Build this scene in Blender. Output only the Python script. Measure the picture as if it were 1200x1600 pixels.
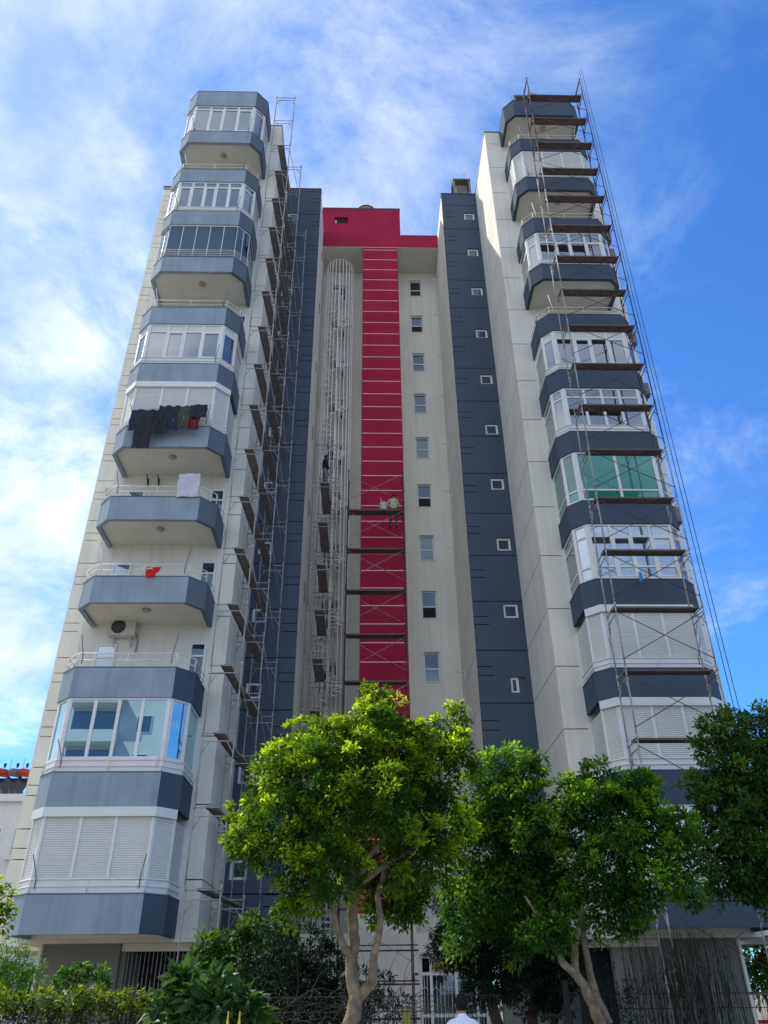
import bpy, bmesh, math, random
import numpy as np
from mathutils import Vector, Matrix
random.seed(7); rng = np.random.default_rng(7)
S = bpy.context.scene
for o in list(bpy.data.objects): bpy.data.objects.remove(o)
COL = S.collection
R = math.radians
# ------------------------------------------------------------------ camera
FPX, PITCH, ROLL, YAW, EYE = 1202.0, .5604, -.0105, .0290, 1.6
fw = Vector((math.sin(YAW)*math.cos(PITCH), math.cos(YAW)*math.cos(PITCH), math.sin(PITCH)))
ri = Vector((math.cos(YAW), -math.sin(YAW), 0)); up = ri.cross(fw)
cr, sr_ = math.cos(ROLL), math.sin(ROLL)
ri, up = ri*cr+up*sr_, up*cr-ri*sr_
cd = bpy.data.cameras.new('camera'); cam = bpy.data.objects.new('camera', cd); COL.objects.link(cam)
cd.sensor_fit = 'VERTICAL'; cd.sensor_height = 36; cd.lens = 36*FPX/1600; cd.clip_start = .1; cd.clip_end = 3000
M = Matrix((( ri.x, up.x, -fw.x, 0), (ri.y, up.y, -fw.y, 0), (ri.z, up.z, -fw.z, EYE), (0, 0, 0, 1)))
cam.matrix_world = M; S.camera = cam
def at(px, py, Y):                       # a photo pixel at depth Y -> a point of the place
    d = ri*(px-600)/FPX + up*(800-py)/FPX + fw
    t = Y/d.y
    return Vector((d.x*t, Y, d.z*t+EYE))
# ------------------------------------------------------------------ sky and sun
SUN = Vector((-.512, .400, .760)).normalized()
w = bpy.data.worlds.new('World'); S.world = w; w.use_nodes = True
nt = w.node_tree; nt.nodes.clear(); L_ = nt.links
def N(t, **k):
    n = nt.nodes.new(t)
    for a, b in k.items(): setattr(n, a, b)
    return n
sky = N('ShaderNodeTexSky', sky_type='NISHITA', sun_disc=False)
sky.sun_elevation = math.asin(SUN.z); sky.sun_rotation = math.atan2(SUN.x, SUN.y)
sky.air_density = 1.0; sky.dust_density = .1; sky.ozone_density = 2.5
tc = N('ShaderNodeTexCoord'); sep = N('ShaderNodeSeparateXYZ'); L_.new(tc.outputs['Generated'], sep.inputs[0])
def mth(op, a, b=None, clamp=False):
    n = N('ShaderNodeMath', operation=op, use_clamp=clamp)
    for i, v in enumerate((a, b)):
        if v is None: continue
        if isinstance(v, (int, float)): n.inputs[i].default_value = v
        else: L_.new(v, n.inputs[i])
    return n.outputs[0]
zz = mth('ADD', mth('MAXIMUM', sep.outputs[2], 0.0), .22)
cx, cy = mth('DIVIDE', sep.outputs[0], zz), mth('DIVIDE', sep.outputs[1], zz)
cb = N('ShaderNodeCombineXYZ'); L_.new(cx, cb.inputs[0]); L_.new(cy, cb.inputs[1])
n1 = N('ShaderNodeTexNoise'); n1.inputs['Scale'].default_value = 2.3; n1.inputs['Detail'].default_value = 7; n1.inputs['Roughness'].default_value = .68; n1.inputs['Distortion'].default_value = .45
L_.new(cb.outputs[0], n1.inputs['Vector'])
n2 = N('ShaderNodeTexNoise'); n2.inputs['Scale'].default_value = .8; n2.inputs['Detail'].default_value = 3
L_.new(cb.outputs[0], n2.inputs['Vector'])
dens = mth('ADD', mth('MULTIPLY', n1.outputs[0], .75), mth('MULTIPLY', n2.outputs[0], .35))
dens = mth('ADD', mth('ADD', dens, mth('MULTIPLY', sep.outputs[0], -.27)), mth('MULTIPLY', mth('SUBTRACT', cy, .8), -.10))          # the cloud bank thickens towards the west and overhead
rp = N('ShaderNodeMapRange'); rp.interpolation_type = 'SMOOTHSTEP'
rp.inputs['From Min'].default_value = .40; rp.inputs['From Max'].default_value = .80
L_.new(dens, rp.inputs['Value'])
cm = mth('MULTIPLY', rp.outputs[0], .92)
mix = N('ShaderNodeMix', data_type='RGBA')
tint = N('ShaderNodeMix', data_type='RGBA', blend_type='MULTIPLY'); tint.inputs[0].default_value = 1
tint.inputs[7].default_value = (.42, .88, 1.40, 1); L_.new(sky.outputs[0], tint.inputs[6])
L_.new(cm, mix.inputs[0]); L_.new(tint.outputs[2], mix.inputs[6])
cc_ = N('ShaderNodeMix', data_type='RGBA'); cc_.inputs[6].default_value = (3.2, 4.1, 5.3, 1); cc_.inputs[7].default_value = (8.4, 8.7, 9.0, 1)
n5 = N('ShaderNodeTexNoise'); n5.inputs['Scale'].default_value = 3.4; n5.inputs['Detail'].default_value = 7; n5.inputs['Distortion'].default_value = .5; L_.new(cb.outputs[0], n5.inputs['Vector'])
mr5 = N('ShaderNodeMapRange'); mr5.inputs[1].default_value = .36; mr5.inputs[2].default_value = .64; L_.new(n5.outputs[0], mr5.inputs[0]); L_.new(mr5.outputs[0], cc_.inputs[0]); L_.new(cc_.outputs[2], mix.inputs[7])
bg = N('ShaderNodeBackground'); bg.inputs['Strength'].default_value = .125
L_.new(mix.outputs[2], bg.inputs[0])
wo = N('ShaderNodeOutputWorld'); L_.new(bg.outputs[0], wo.inputs[0])
sd = bpy.data.lights.new('sun', 'SUN'); sd.energy = 3.6; sd.angle = R(.53); sd.color = (1, .95, .86)
so = bpy.data.objects.new('sun', sd); COL.objects.link(so); so.rotation_euler = (-SUN).to_track_quat('-Z', 'Y').to_euler(); so.location = (-30, 20, 60)
S.view_settings.view_transform = 'Standard'; S.view_settings.look = 'None'; S.view_settings.gamma = 1; S.view_settings.use_curve_mapping = False
S.view_settings.exposure = .52
S.render.engine = 'CYCLES'; S.cycles.max_bounces = 6; S.cycles.diffuse_bounces = 4; S.cycles.glossy_bounces = 3; S.cycles.transmission_bounces = 3; S.cycles.transparent_max_bounces = 8
# ------------------------------------------------------------------ helpers
def mat(name, col, rough=.8, var=.12, vscale=1.5, bump=.0, bscale=60, metal=0, spec=.15, col2=None, streak=0, spot=None):
    m = bpy.data.materials.new(name); m.use_nodes = True
    t = m.node_tree; b = t.nodes['Principled BSDF']; l = t.links
    b.inputs['Roughness'].default_value = rough; b.inputs['Metallic'].default_value = metal; b.inputs['Specular IOR Level'].default_value = spec
    tcn = t.nodes.new('ShaderNodeTexCoord'); vec = tcn.outputs['Object']
    n = t.nodes.new('ShaderNodeTexNoise'); n.inputs['Scale'].default_value = vscale; n.inputs['Detail'].default_value = 4; l.new(vec, n.inputs['Vector'])
    mr = t.nodes.new('ShaderNodeMapRange'); mr.inputs[1].default_value = .3; mr.inputs[2].default_value = .7; l.new(n.outputs[0], mr.inputs[0])
    mx = t.nodes.new('ShaderNodeMix'); mx.data_type = 'RGBA'
    c2 = col2 or tuple(c*(1-var) for c in col); c1 = tuple(min(1, c*(1+var*.6)) for c in col) if not col2 else col
    mx.inputs[6].default_value = (*c2, 1); mx.inputs[7].default_value = (*c1, 1); l.new(mr.outputs[0], mx.inputs[0])
    out = mx.outputs[2]
    if streak:
        mp = t.nodes.new('ShaderNodeMapping'); mp.inputs['Scale'].default_value = (3.2, 3.2, .16); l.new(vec, mp.inputs[0])
        n3 = t.nodes.new('ShaderNodeTexNoise'); n3.inputs['Scale'].default_value = 1.6; n3.inputs['Detail'].default_value = 5; l.new(mp.outputs[0], n3.inputs['Vector'])
        m3 = t.nodes.new('ShaderNodeMapRange'); m3.inputs[1].default_value = .48; m3.inputs[2].default_value = .75; m3.inputs[3].default_value = 0; m3.inputs[4].default_value = streak; l.new(n3.outputs[0], m3.inputs[0])
        mm = t.nodes.new('ShaderNodeMix'); mm.data_type = 'RGBA'; l.new(m3.outputs[0], mm.inputs[0]); l.new(out, mm.inputs[6]); mm.inputs[7].default_value = (*(c*.55 for c in col), 1)
        out = mm.outputs[2]
    if spot:
        n4 = t.nodes.new('ShaderNodeTexNoise'); n4.inputs['Scale'].default_value = spot[1]; n4.inputs['Detail'].default_value = 4; l.new(vec, n4.inputs['Vector'])
        m4 = t.nodes.new('ShaderNodeMapRange'); m4.inputs[1].default_value = spot[2]; m4.inputs[2].default_value = spot[2]+.06; l.new(n4.outputs[0], m4.inputs[0])
        mm = t.nodes.new('ShaderNodeMix'); mm.data_type = 'RGBA'; l.new(m4.outputs[0], mm.inputs[0]); l.new(out, mm.inputs[6]); mm.inputs[7].default_value = (*spot[0], 1)
        out = mm.outputs[2]
    l.new(out, b.inputs['Base Color'])
    if bump:
        n2 = t.nodes.new('ShaderNodeTexNoise'); n2.inputs['Scale'].default_value = bscale; n2.inputs['Detail'].default_value = 3; l.new(vec, n2.inputs['Vector'])
        bp = t.nodes.new('ShaderNodeBump'); bp.inputs['Strength'].default_value = bump; bp.inputs['Distance'].default_value = .02; l.new(n2.outputs[0], bp.inputs['Height']); l.new(bp.outputs[0], b.inputs['Normal'])
    return m
def glass(name, tintc, refl=.12, through=.75, rough=.02, gc=(.95, .97, 1)):
    m = bpy.data.materials.new(name); m.use_nodes = True; t = m.node_tree; t.nodes.clear(); l = t.links
    tr = t.nodes.new('ShaderNodeBsdfTransparent'); tr.inputs[0].default_value = (*tintc, 1)
    df = t.nodes.new('ShaderNodeBsdfDiffuse'); df.inputs[0].default_value = (*(c*.35 for c in tintc), 1)
    g = t.nodes.new('ShaderNodeBsdfGlossy'); g.inputs['Roughness'].default_value = rough; g.inputs[0].default_value = (*gc, 1)
    m1 = t.nodes.new('ShaderNodeMixShader'); m1.inputs[0].default_value = through; l.new(df.outputs[0], m1.inputs[1]); l.new(tr.outputs[0], m1.inputs[2])
    fr = t.nodes.new('ShaderNodeFresnel'); fr.inputs[0].default_value = 1.52
    ad = t.nodes.new('ShaderNodeMath'); ad.operation = 'ADD'; ad.use_clamp = True; ad.inputs[1].default_value = refl; l.new(fr.outputs[0], ad.inputs[0])
    m2 = t.nodes.new('ShaderNodeMixShader'); l.new(ad.outputs[0], m2.inputs[0]); l.new(m1.outputs[0], m2.inputs[1]); l.new(g.outputs[0], m2.inputs[2])
    o = t.nodes.new('ShaderNodeOutputMaterial'); l.new(m2.outputs[0], o.inputs[0])
    return m
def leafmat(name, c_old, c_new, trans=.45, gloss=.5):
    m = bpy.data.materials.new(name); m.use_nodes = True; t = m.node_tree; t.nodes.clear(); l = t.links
    a = t.nodes.new('ShaderNodeAttribute'); a.attribute_name = 'age_light'
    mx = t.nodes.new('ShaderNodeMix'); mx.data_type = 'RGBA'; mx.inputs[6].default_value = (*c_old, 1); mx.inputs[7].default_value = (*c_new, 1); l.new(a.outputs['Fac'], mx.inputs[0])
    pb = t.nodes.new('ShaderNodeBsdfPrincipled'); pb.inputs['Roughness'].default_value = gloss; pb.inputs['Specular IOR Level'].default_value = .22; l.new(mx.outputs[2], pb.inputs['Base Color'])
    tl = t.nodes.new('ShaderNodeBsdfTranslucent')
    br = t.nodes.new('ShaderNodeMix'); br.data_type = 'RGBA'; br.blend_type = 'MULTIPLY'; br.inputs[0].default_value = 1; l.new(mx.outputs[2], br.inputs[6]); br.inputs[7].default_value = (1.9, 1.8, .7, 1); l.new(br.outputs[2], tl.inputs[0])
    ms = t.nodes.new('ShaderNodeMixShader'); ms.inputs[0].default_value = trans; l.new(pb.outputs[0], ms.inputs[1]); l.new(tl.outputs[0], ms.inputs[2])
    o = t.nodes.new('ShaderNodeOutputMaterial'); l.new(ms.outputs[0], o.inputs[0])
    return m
K = dict(
 white=mat('white_stucco', (.76, .745, .68), .9, .09, .5, .25, 90, streak=.26),
 soffit=mat('soffit_paint', (.66, .64, .575), .9, .08, 1.2, .1, 60),
 navy=mat('navy_paint', (.076, .099, .140), .95, .07, .6, .25, 90, streak=.10),
 slate=mat('slate_blue', (.135, .165, .205), .95, .08, .8, .25, 90, streak=.1),
 oldblue=mat('faded_blue_paint', (.295, .362, .435), .95, .14, 1.1, .3, 80, streak=.34, spot=((.36, .38, .38), .7, .70)),
 groove=mat('dark_groove_paint', (.03, .033, .04), .9, .05),  # near-black paint of the groove backing
 red=mat('red_paint', (.37, .020, .062), .85, .14, .9, .3, 60, streak=.16),
 pink=mat('pink_joint', (.80, .56, .57), .8, .05),
 pvc=mat('white_window_plastic', (.74, .75, .76), .45, .05, 2),
 rail=mat('white_rail_paint', (.74, .74, .71), .5, .12, 6, spot=((.25, .14, .08), 9, .70)),
 shutter=mat('roller_shutter', (.66, .67, .65), .55, .05, 2, streak=.08),
 curtain=mat('curtain_cloth', (.66, .70, .74), .9, .08, 3),
 dark=mat('unlit_room_black', (.03, .032, .04), .9, .1),  # near-black colour stands in for the darkness of unlit interiors
 interior=mat('room_wall', (.34, .33, .30), .9, .1),
 glass=glass('window_glass', (.78, .88, .96), .26, .94),
 mirror=glass('reflective_window_glass', (.35, .60, .66), .58, .3, .01, (.50, .76, .82)),
 darkglass=glass('smoked_glass', (.10, .15, .24), .08, .5, .02, (.66, .84, 1)),
 green=glass('green_glass', (.14, .92, .74), .06, .45),
 lamp=mat('lamp_glass', (.42, .34, .24), .5, .1),
 grey=mat('grey_render', (.19, .195, .18), .9, .1, .8, .25, 80, streak=.2),
 steel=mat('scaffold_steel', (.37, .36, .34), .6, .25, 5, .15, 40, metal=.15, spot=((.16, .07, .04), 7, .60)),
 rust=mat('rusty_steel', (.11, .062, .055), .7, .3, 6, .2, 40, metal=.1, spot=((.45, .43, .41), 8, .64)),
 plank=mat('scaffold_plank', (.15, .118, .110), .75, .3, 3, .3, 30, spot=((.42, .40, .38), 5, .70)),
 plankgrey=mat('grey_plank', (.24, .215, .21), .8, .3, 3, .3, 30, spot=((.42, .40, .38), 5, .70)),  # lighter grey planks of the left and stair scaffolds
 acbody=mat('air_conditioner_casing', (.58, .57, .51), .6, .1, 3, streak=.2),
 acdark=mat('air_conditioner_grille', (.06, .06, .06), .7, .1),
 acgrey=mat('weathered_casing', (.20, .20, .19), .7, .2, 4),
 bark=mat('pale_bark', (.29, .235, .165), .9, .3, 9, .9, 30, col2=(.12, .095, .068)),
 barkdk=mat('dark_bark', (.07, .055, .04), .9, .3, 7, .6, 25),
 iron=mat('dark_iron', (.03, .035, .035), .6, .2, 5),
 gratewhite=mat('white_iron', (.82, .82, .79), .5, .08, 5),
 sign=mat('yellow_sign', (.38, .33, .10), .6, .1), ink=mat('sign_ink', (.03, .03, .02), .6, .05), plate=mat('blue_plate', (.05, .09, .16), .5, .05),
 asphalt=mat('asphalt', (.06, .06, .06), .9, .2, 2, .3, 60), paving=mat('paving', (.34, .33, .30), .9, .15, 1.5, .3, 50), soil=mat('soil', (.22, .19, .14), .95, .3, 3),
 towel=mat('lilac_towel', (.56, .53, .62), .95, .12, 9), cloth1=mat('charcoal_cloth', (.035, .037, .045), .95, .2, 8), cloth2=mat('olive_cloth', (.07, .075, .06), .95, .2, 8),
 cloth3=mat('maroon_cloth', (.13, .02, .025), .95, .2, 8), cloth4=mat('navy_cloth', (.03, .04, .065), .95, .2, 8), flag=mat('red_cloth', (.62, .02, .03), .9, .1, 6), white_c=mat('white_cloth', (.78, .78, .78), .9, .05),
 bluec=mat('blue_cloth', (.08, .42, .72), .9, .1, 6), yellow=mat('yellow_cloth', (.72, .60, .08), .9, .1, 6),
 skin=mat('skin', (.36, .20, .13), .6, .08), hair=mat('dark_hair', (.012, .010, .010), .7, .2, 20), sweater=mat('navy_sweater', (.022, .028, .055), .9, .15, 12), jeans=mat('grey_jeans', (.16, .18, .22), .9, .2, 10),
 beige=mat('beige_shirt', (.52, .46, .34), .9, .12, 8), trousers=mat('grey_work_trousers', (.12, .12, .13), .9, .2, 10), shirt=mat('white_shirt', (.74, .76, .86), .85, .05, 6), black=mat('black_cloth', (.015, .015, .018), .9, .2, 10),
 tankred=mat('red_tank', (.34, .05, .035), .4, .1), tankgrey=mat('grey_tank', (.12, .13, .15), .5, .1), solar=mat('solar_panel', (.015, .02, .03), .2, .1),
 nwhite=mat('neighbour_render', (.62, .63, .66), .9, .06, .4, streak=.12), bucket=mat('paint_bucket', (.62, .63, .66), .5, .25, 9),
 tile=mat('brick_dome', (.35, .22, .16), .85, .2, 5), rope=mat('hoist_rope', (.10, .05, .04), .9, .2),
 leaf_a=leafmat('ficus_leaf', (.016, .070, .011), (.44, .60, .02), .5), leaf_b=leafmat('dark_leaf', (.020, .078, .015), (.26, .46, .022), .45),
 leaf_c=leafmat('conifer_needle', (.008, .026, .012), (.020, .055, .020), .15, .6), leaf_d=leafmat('broad_leaf', (.022, .070, .026), (.12, .23, .06), .25), leaf_e=leafmat('vine_leaf', (.035, .085, .015), (.34, .40, .03), .45),
 leaf_f=leafmat('olive_stem', (.035, .042, .02), (.10, .11, .045), .2, .6), leaf_g=leafmat('blue_green_leaf', (.026, .078, .026), (.20, .33, .035), .42),
)
class MB:
    def __init__(s): s.v = []; s.f = []; s.m = []; s.sm = []
    def add(s, vs, fs, mi=0, smooth=False):
        b = len(s.v); s.v += [tuple(v) for v in vs]; s.f += [tuple(b+i for i in f) for f in fs]; s.m += [mi]*len(fs); s.sm += [smooth]*len(fs)
    def box(s, x0, x1, y0, y1, z0, z1, mi=0):
        s.add([(x0,y0,z0),(x1,y0,z0),(x1,y1,z0),(x0,y1,z0),(x0,y0,z1),(x1,y0,z1),(x1,y1,z1),(x0,y1,z1)],
              [(3,2,1,0),(4,5,6,7),(0,1,5,4),(1,2,6,5),(2,3,7,6),(3,0,4,7)], mi)
    def obox(s, o, t, n, u0, u1, w0, w1, z0, z1, mi=0):      # box in the frame of a wall: u along it, w out of it
        P = lambda u, q, z: (o[0]+t[0]*u+n[0]*q, o[1]+t[1]*u+n[1]*q, z)
        s.add([P(u0,w1,z0),P(u1,w1,z0),P(u1,w0,z0),P(u0,w0,z0),P(u0,w1,z1),P(u1,w1,z1),P(u1,w0,z1),P(u0,w0,z1)],
              [(3,2,1,0),(4,5,6,7),(0,1,5,4),(1,2,6,5),(2,3,7,6),(3,0,4,7)], mi)
    def prism(s, poly, z0, z1, mi=0):
        n = len(poly); s.add([(x,y,z0) for x,y in poly]+[(x,y,z1) for x,y in poly], [tuple(range(n-1,-1,-1)), tuple(range(n,2*n))]+[(i,(i+1)%n,n+(i+1)%n,n+i) for i in range(n)], mi)
    def tube(s, pts, r, n=6, mi=0, cap=True):
        pts = [Vector(p) for p in pts]; rs = r if isinstance(r, (list, tuple)) else [r]*len(pts)
        rings = []; prev = None
        for i, p in enumerate(pts):
            d = (pts[min(i+1,len(pts)-1)]-pts[max(i-1,0)]).normalized()
            a = prev if prev is not None else (Vector((1,0,0)) if abs(d.x) < .8 else Vector((0,1,0)))
            a = (a-d*a.dot(d)).normalized(); prev = a; b = d.cross(a)
            rings.append([p+(a*math.cos(2*math.pi*k/n)+b*math.sin(2*math.pi*k/n))*rs[i] for k in range(n)])
        vs = [v for q in rings for v in q]; fs = []
        for i in range(len(pts)-1):
            for k in range(n): fs.append((i*n+k, i*n+(k+1)%n, (i+1)*n+(k+1)%n, (i+1)*n+k))
        if cap: fs += [tuple(range(n-1,-1,-1)), tuple((len(pts)-1)*n+k for k in range(n))]
        s.add(vs, fs, mi, n > 4)
    def lathe(s, prof, c=(0,0,0), n=16, mi=0, axis='z'):
        vs = []
        for r, z in prof:
            for k in range(n):
                a = 2*math.pi*k/n; q = (r*math.cos(a), r*math.sin(a), z)
                if axis == 'y': q = (q[0], q[2], q[1])
                if axis == 'x': q = (q[2], q[0], q[1])
                vs.append((c[0]+q[0], c[1]+q[1], c[2]+q[2]))
        fs = [(i*n+k, i*n+(k+1)%n, (i+1)*n+(k+1)%n, (i+1)*n+k) for i in range(len(prof)-1) for k in range(n)]
        fs += [tuple(range(n-1,-1,-1)), tuple((len(prof)-1)*n+k for k in range(n))]
        s.add(vs, fs, mi, True)
    def mesh(s, name, mats):
        me = bpy.data.meshes.new(name); me.from_pydata(s.v, [], s.f)
        for k in (mats if isinstance(mats, (list, tuple)) else [mats]): me.materials.append(K[k] if isinstance(k, str) else k)
        me.polygons.foreach_set('material_index', s.m); me.polygons.foreach_set('use_smooth', s.sm); me.update()
        return me
    def build(s, name, mats, parent=None): return put(name, s.mesh(name, mats), parent)
def put(name, me, parent=None, loc=None, rz=0):
    o = bpy.data.objects.new(name, me); COL.objects.link(o)
    if loc is not None: o.location = loc
    if rz: o.rotation_euler.z = rz
    if parent is not None:
        o.parent = parent; q = parent
        m = Matrix.Identity(4)
        chain = []
        while q is not None: chain.append(q); q = q.parent
        for q in chain:
            if q.type == 'EMPTY': m = Matrix.Translation(-Vector(q.location))
        o.matrix_parent_inverse = m if parent.type == 'EMPTY' else Matrix.Identity(4)
    return o
def tag(o, label, cat, group=None):
    o['label'] = label; o['category'] = cat
    if group: o['group'] = group
    return o
def thing(name, label, cat, loc=(0,0,0), group=None):
    o = bpy.data.objects.new(name, None); COL.objects.link(o); o.location = loc; o.empty_display_size = .3
    return tag(o, label, cat, group)
def struct(name, mb, m):
    o = mb.build(name, m); o['kind'] = 'structure'; return o
# ------------------------------------------------------------------ ground
g = MB(); g.box(-900, 900, -900, 900, -.5, 0); struct('ground', g, 'soil')
g = MB(); g.box(-200, 200, -6.5, 4.0, .0, .012); struct('road', g, 'asphalt')
g = MB(); g.box(-200, 200, 4.0, 12.2, .0, .13); struct('pavement', g, 'paving')
g = MB(); g.box(-200, 200, -10.5, -6.5, .0, .13); struct('far_pavement', g, 'paving')
g = MB(); g.box(-2.6, 4.2, 12.2, 28.8, .0, .06); struct('path', g, 'paving')
# ------------------------------------------------------------------ the apartment building
BLD = thing('apartment_building', 'tall twin towered apartment building with white and blue walls and a red central strip', 'building', (.8, 22.9, 0))
W, NV, RC, CAP = 22.9, 26.5, 31.1, 29.25
BACK = 44.0; TH = .14; GAP = .035
def part(name, mb, m): return mb.build(name, m, BLD)
def cells(us, zs, holes, fn):             # rectangles of a wall left over between its openings
    U = sorted(set(us+[h[0] for h in holes]+[h[1] for h in holes])); Z = sorted(set(zs+[h[2] for h in holes]+[h[3] for h in holes]))
    U = [u for u in U if us[0]-1e-6 <= u <= us[-1]+1e-6]; Z = [z for z in Z if zs[0]-1e-6 <= z <= zs[-1]+1e-6]
    for i in range(len(U)-1):
        for j in range(len(Z)-1):
            uc, zc = (U[i]+U[i+1])/2, (Z[j]+Z[j+1])/2
            if not any(h[0] < uc < h[1] and h[2] < zc < h[3] for h in holes): fn(U[i], U[i+1], Z[j], Z[j+1])
def front_panel(x0, x1, z0, z1, Y, m, holes=(), name='wall_panel', th=TH):
    mb = MB(); cells([x0, x1], [z0, z1], list(holes), lambda a, b, c, d: mb.box(a, b, Y, Y+th, c, d)); return part(name, mb, m)
def side_panel(X, sgn, y0, y1, z0, z1, m, name='wall_panel', th=TH):
    mb = MB(); mb.box(min(X, X-sgn*th), max(X, X-sgn*th), y0, y1, z0, z1); return part(name, mb, m)
def levels(z0, step, lo, hi):
    k0 = math.ceil((lo-z0)/step); zs = [lo]
    while z0+k0*step < hi-.15:
        if z0+k0*step > lo+.15: zs.append(z0+k0*step)
        k0 += 1
    return zs+[hi]
ZL, ZR = levels(11.98, 1.927, 2.9, 39.2), levels(12.27, 1.978, 2.9, 38.95)
# dark cores behind the panels
for nm, a in (('tower_core', (-8.98+TH, -4.33-TH, W+TH+.01, BACK, 2.86, 39.0)), ('tower_core', (6.0+TH, 10.7-TH, W+TH+.01, BACK, 2.86, 38.8)),
              ('wing_core', (-11.1+TH, -8.98+TH-.01, NV+TH+.02, BACK, 2.86, 39.0)), ('wing_core', (10.7-TH+.01, 12.7-TH, NV+TH+.02, BACK, 2.86, 38.8)),
              ('core', (-4.33-TH+.01, -2.5-TH, NV+TH+.02, BACK, 2.86, 39.0)), ('core', (4.11+TH, 6.0+TH-.01, NV+TH+.02, BACK, 2.86, 38.8)),
              ('core', (-2.5-TH+.01, 4.11+TH-.01, RC+.34, BACK, 0, 37.8))):
    mb = MB(); mb.box(*a); part('wall_core', mb, 'groove')
# plain wall behind the balconies, with the ground floor under it
DOORS = {}
def tower(side):
    Z = ZL if side < 0 else ZR; top = Z[-1]
    mx = (lambda x: x) if side < 0 else (lambda x: 1.69-x)     # the right tower mirrors the left
    if side < 0: xo, xb0, xb1, xc, xn = -8.98, -8.76, -4.82, -4.33, -2.5
    else: xo, xb0, xb1, xc, xn = 10.7, 10.46, 6.74, 6.0, 4.11
    lo, hi = min(xb0, xb1), max(xb0, xb1)
    mb = MB(); mb.box(lo, hi, W, W+TH, 2.9, top); part('balcony_wall', mb, 'white')
    s = -side                                                   # +1: the inner return faces +X
    for i in range(len(Z)-1):
        z0, z1 = Z[i]+(GAP/2 if i else 0), Z[i+1]-(GAP/2 if i < len(Z)-2 else 0)
        front_panel(*sorted((xb1, xc)), z0, z1, W, 'white')
        side_panel(xc, s, W+TH, NV, z0, z1, 'white')
        front_panel(*sorted((xo, xb0)), z0, z1, W, 'white')
        side_panel(xo, -s, W+TH, NV, z0, z1, 'white')
        side_panel(xn, s, NV+.16, RC+.3, z0, z1, 'white')
        # the navy face between the front and the recess, with short double grooves by the inner corner
        holes = []
        mid = (Z[i]+Z[i+1])/2
        if i < len(Z)-2:
            zc = Z[i]+1.02
            for dz in (0, .33):
                a, b = sorted((xn, xn+side*.56)); holes.append((a, b, zc+dz-.016, zc+dz+.016))
        for wz in WINZ[side]:
            if z0 < wz and wz-.58 < z1:
                a, b = sorted((xn+side*1.14, xn+side*1.70)); holes.append((a, b, wz-.58, wz))
        a, b = sorted((xn, xc-side*0)); front_panel(a, b, z0, z1, NV, 'navy', holes, th=.16)
        # outer wing, seen only past the left tower
        a, b = sorted((xo+side*2.12, xo)); a2, b2 = sorted((xo+side*2.12, xo+side*1.55))
        hh = [(a2, b2, h[2], h[3]) for h in holes if h[3]-h[2] < .1]
        front_panel(a, b, z0, z1, NV, 'oldblue' if i == len(Z)-2 and side < 0 else 'white', hh, th=.16)
        side_panel(xo+side*2.12, side, NV+.16, BACK, z0, z1, 'white')
    # coping
    for (a, b, c, d) in ((xo, xc, W-.03, W+.3), (xc, xn, NV-.03, NV+.3), (xo+side*2.12, xo, NV-.03, NV+.3)):
        mb = MB(); mb.box(min(a,b)-.02, max(a,b)+.02, c, d, top, top+.05); part('coping', mb, 'slate' if side < 0 else 'navy')
    mb = MB(); mb.box(min(xc, xc+s*.03), max(xc, xc+s*.03), W-.03, NV-.03, top, top+.05); part('coping', mb, 'white')
WINZ = {-1: [13.95+2.9*k for k in range(-3, 9)], 1: [14.15+2.9*k for k in range(-3, 9)]}
tower(-1); tower(1)
def small_window(x0, x1, z0, z1, Y):
    fr = MB(); t = .085
    fr.box(x0, x1, Y+.07, Y+.13, z0, z0+t); fr.box(x0, x1, Y+.07, Y+.13, z1-t, z1); fr.box(x0, x0+t, Y+.07, Y+.13, z0+t, z1-t); fr.box(x1-t, x1, Y+.07, Y+.13, z0+t, z1-t)
    f = part('bathroom_window', fr, 'pvc')
    p = MB(); p.box(x0+t, x1-t, Y+.095, Y+.105, z0+t, z1-t); p.build('pane', 'darkglass', f)
for side, xn in ((-1, -2.5), (1, 4.11)):
    for i, wz in enumerate(WINZ[side]):
        a, b = sorted((xn+side*1.14, xn+side*1.70))
        if side > 0 and i == 2: small_window(a, a+.30, wz-.58, wz, NV); mb = MB(); mb.box(a+.30, b, NV+.05, NV+.15, wz-.58, wz); part('blocked_opening', mb, 'navy')
        else: small_window(a, b, wz-.58, wz, NV)
# recess wall with its stair windows
holes = [(2.53, 3.22, z-1.33, z) for z in [37.25-2.9*k for k in range(12)]]+[(-1.95, -1.15, z-1.33, z) for z in [36.75-2.9*k for k in range(12)]]
front_panel(-2.5, 4.11, 3.2, 37.87, RC, 'white', holes, 'recess_wall', .3)
for hx0, hx1, hz0, hz1 in holes:
    fr = MB(); t = .06; Y = RC+.12
    zm = hz0+.45*(hz1-hz0)
    for q in ((hx0,hx1,hz0,hz0+t),(hx0,hx1,hz1-t,hz1),(hx0,hx0+t,hz0+t,hz1-t),(hx1-t,hx1,hz0+t,hz1-t),(hx0+t,hx1-t,zm-.03,zm+.03)): fr.box(q[0], q[1], Y, Y+.06, q[2], q[3])
    f = part('stair_window', fr, 'pvc')
    k = rng.random()
    for a, b, gl in ((hz0+t, zm-.03, 'darkglass' if k < .8 else 'dark'), (zm+.03, hz1-t, 'glass' if hx0 > 0 else 'darkglass')):
        p = MB(); p.box(hx0+t, hx1-t, Y+.025, Y+.035, a, b); p.build('pane', gl if hx0 < 0 or gl != 'glass' else 'darkglass', f)
    sl = MB(); sl.box(hx0-.04, hx1+.04, RC-.03, RC+.12, hz0-.04, hz0+.002); sl.build('sill', 'white', f)
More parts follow.
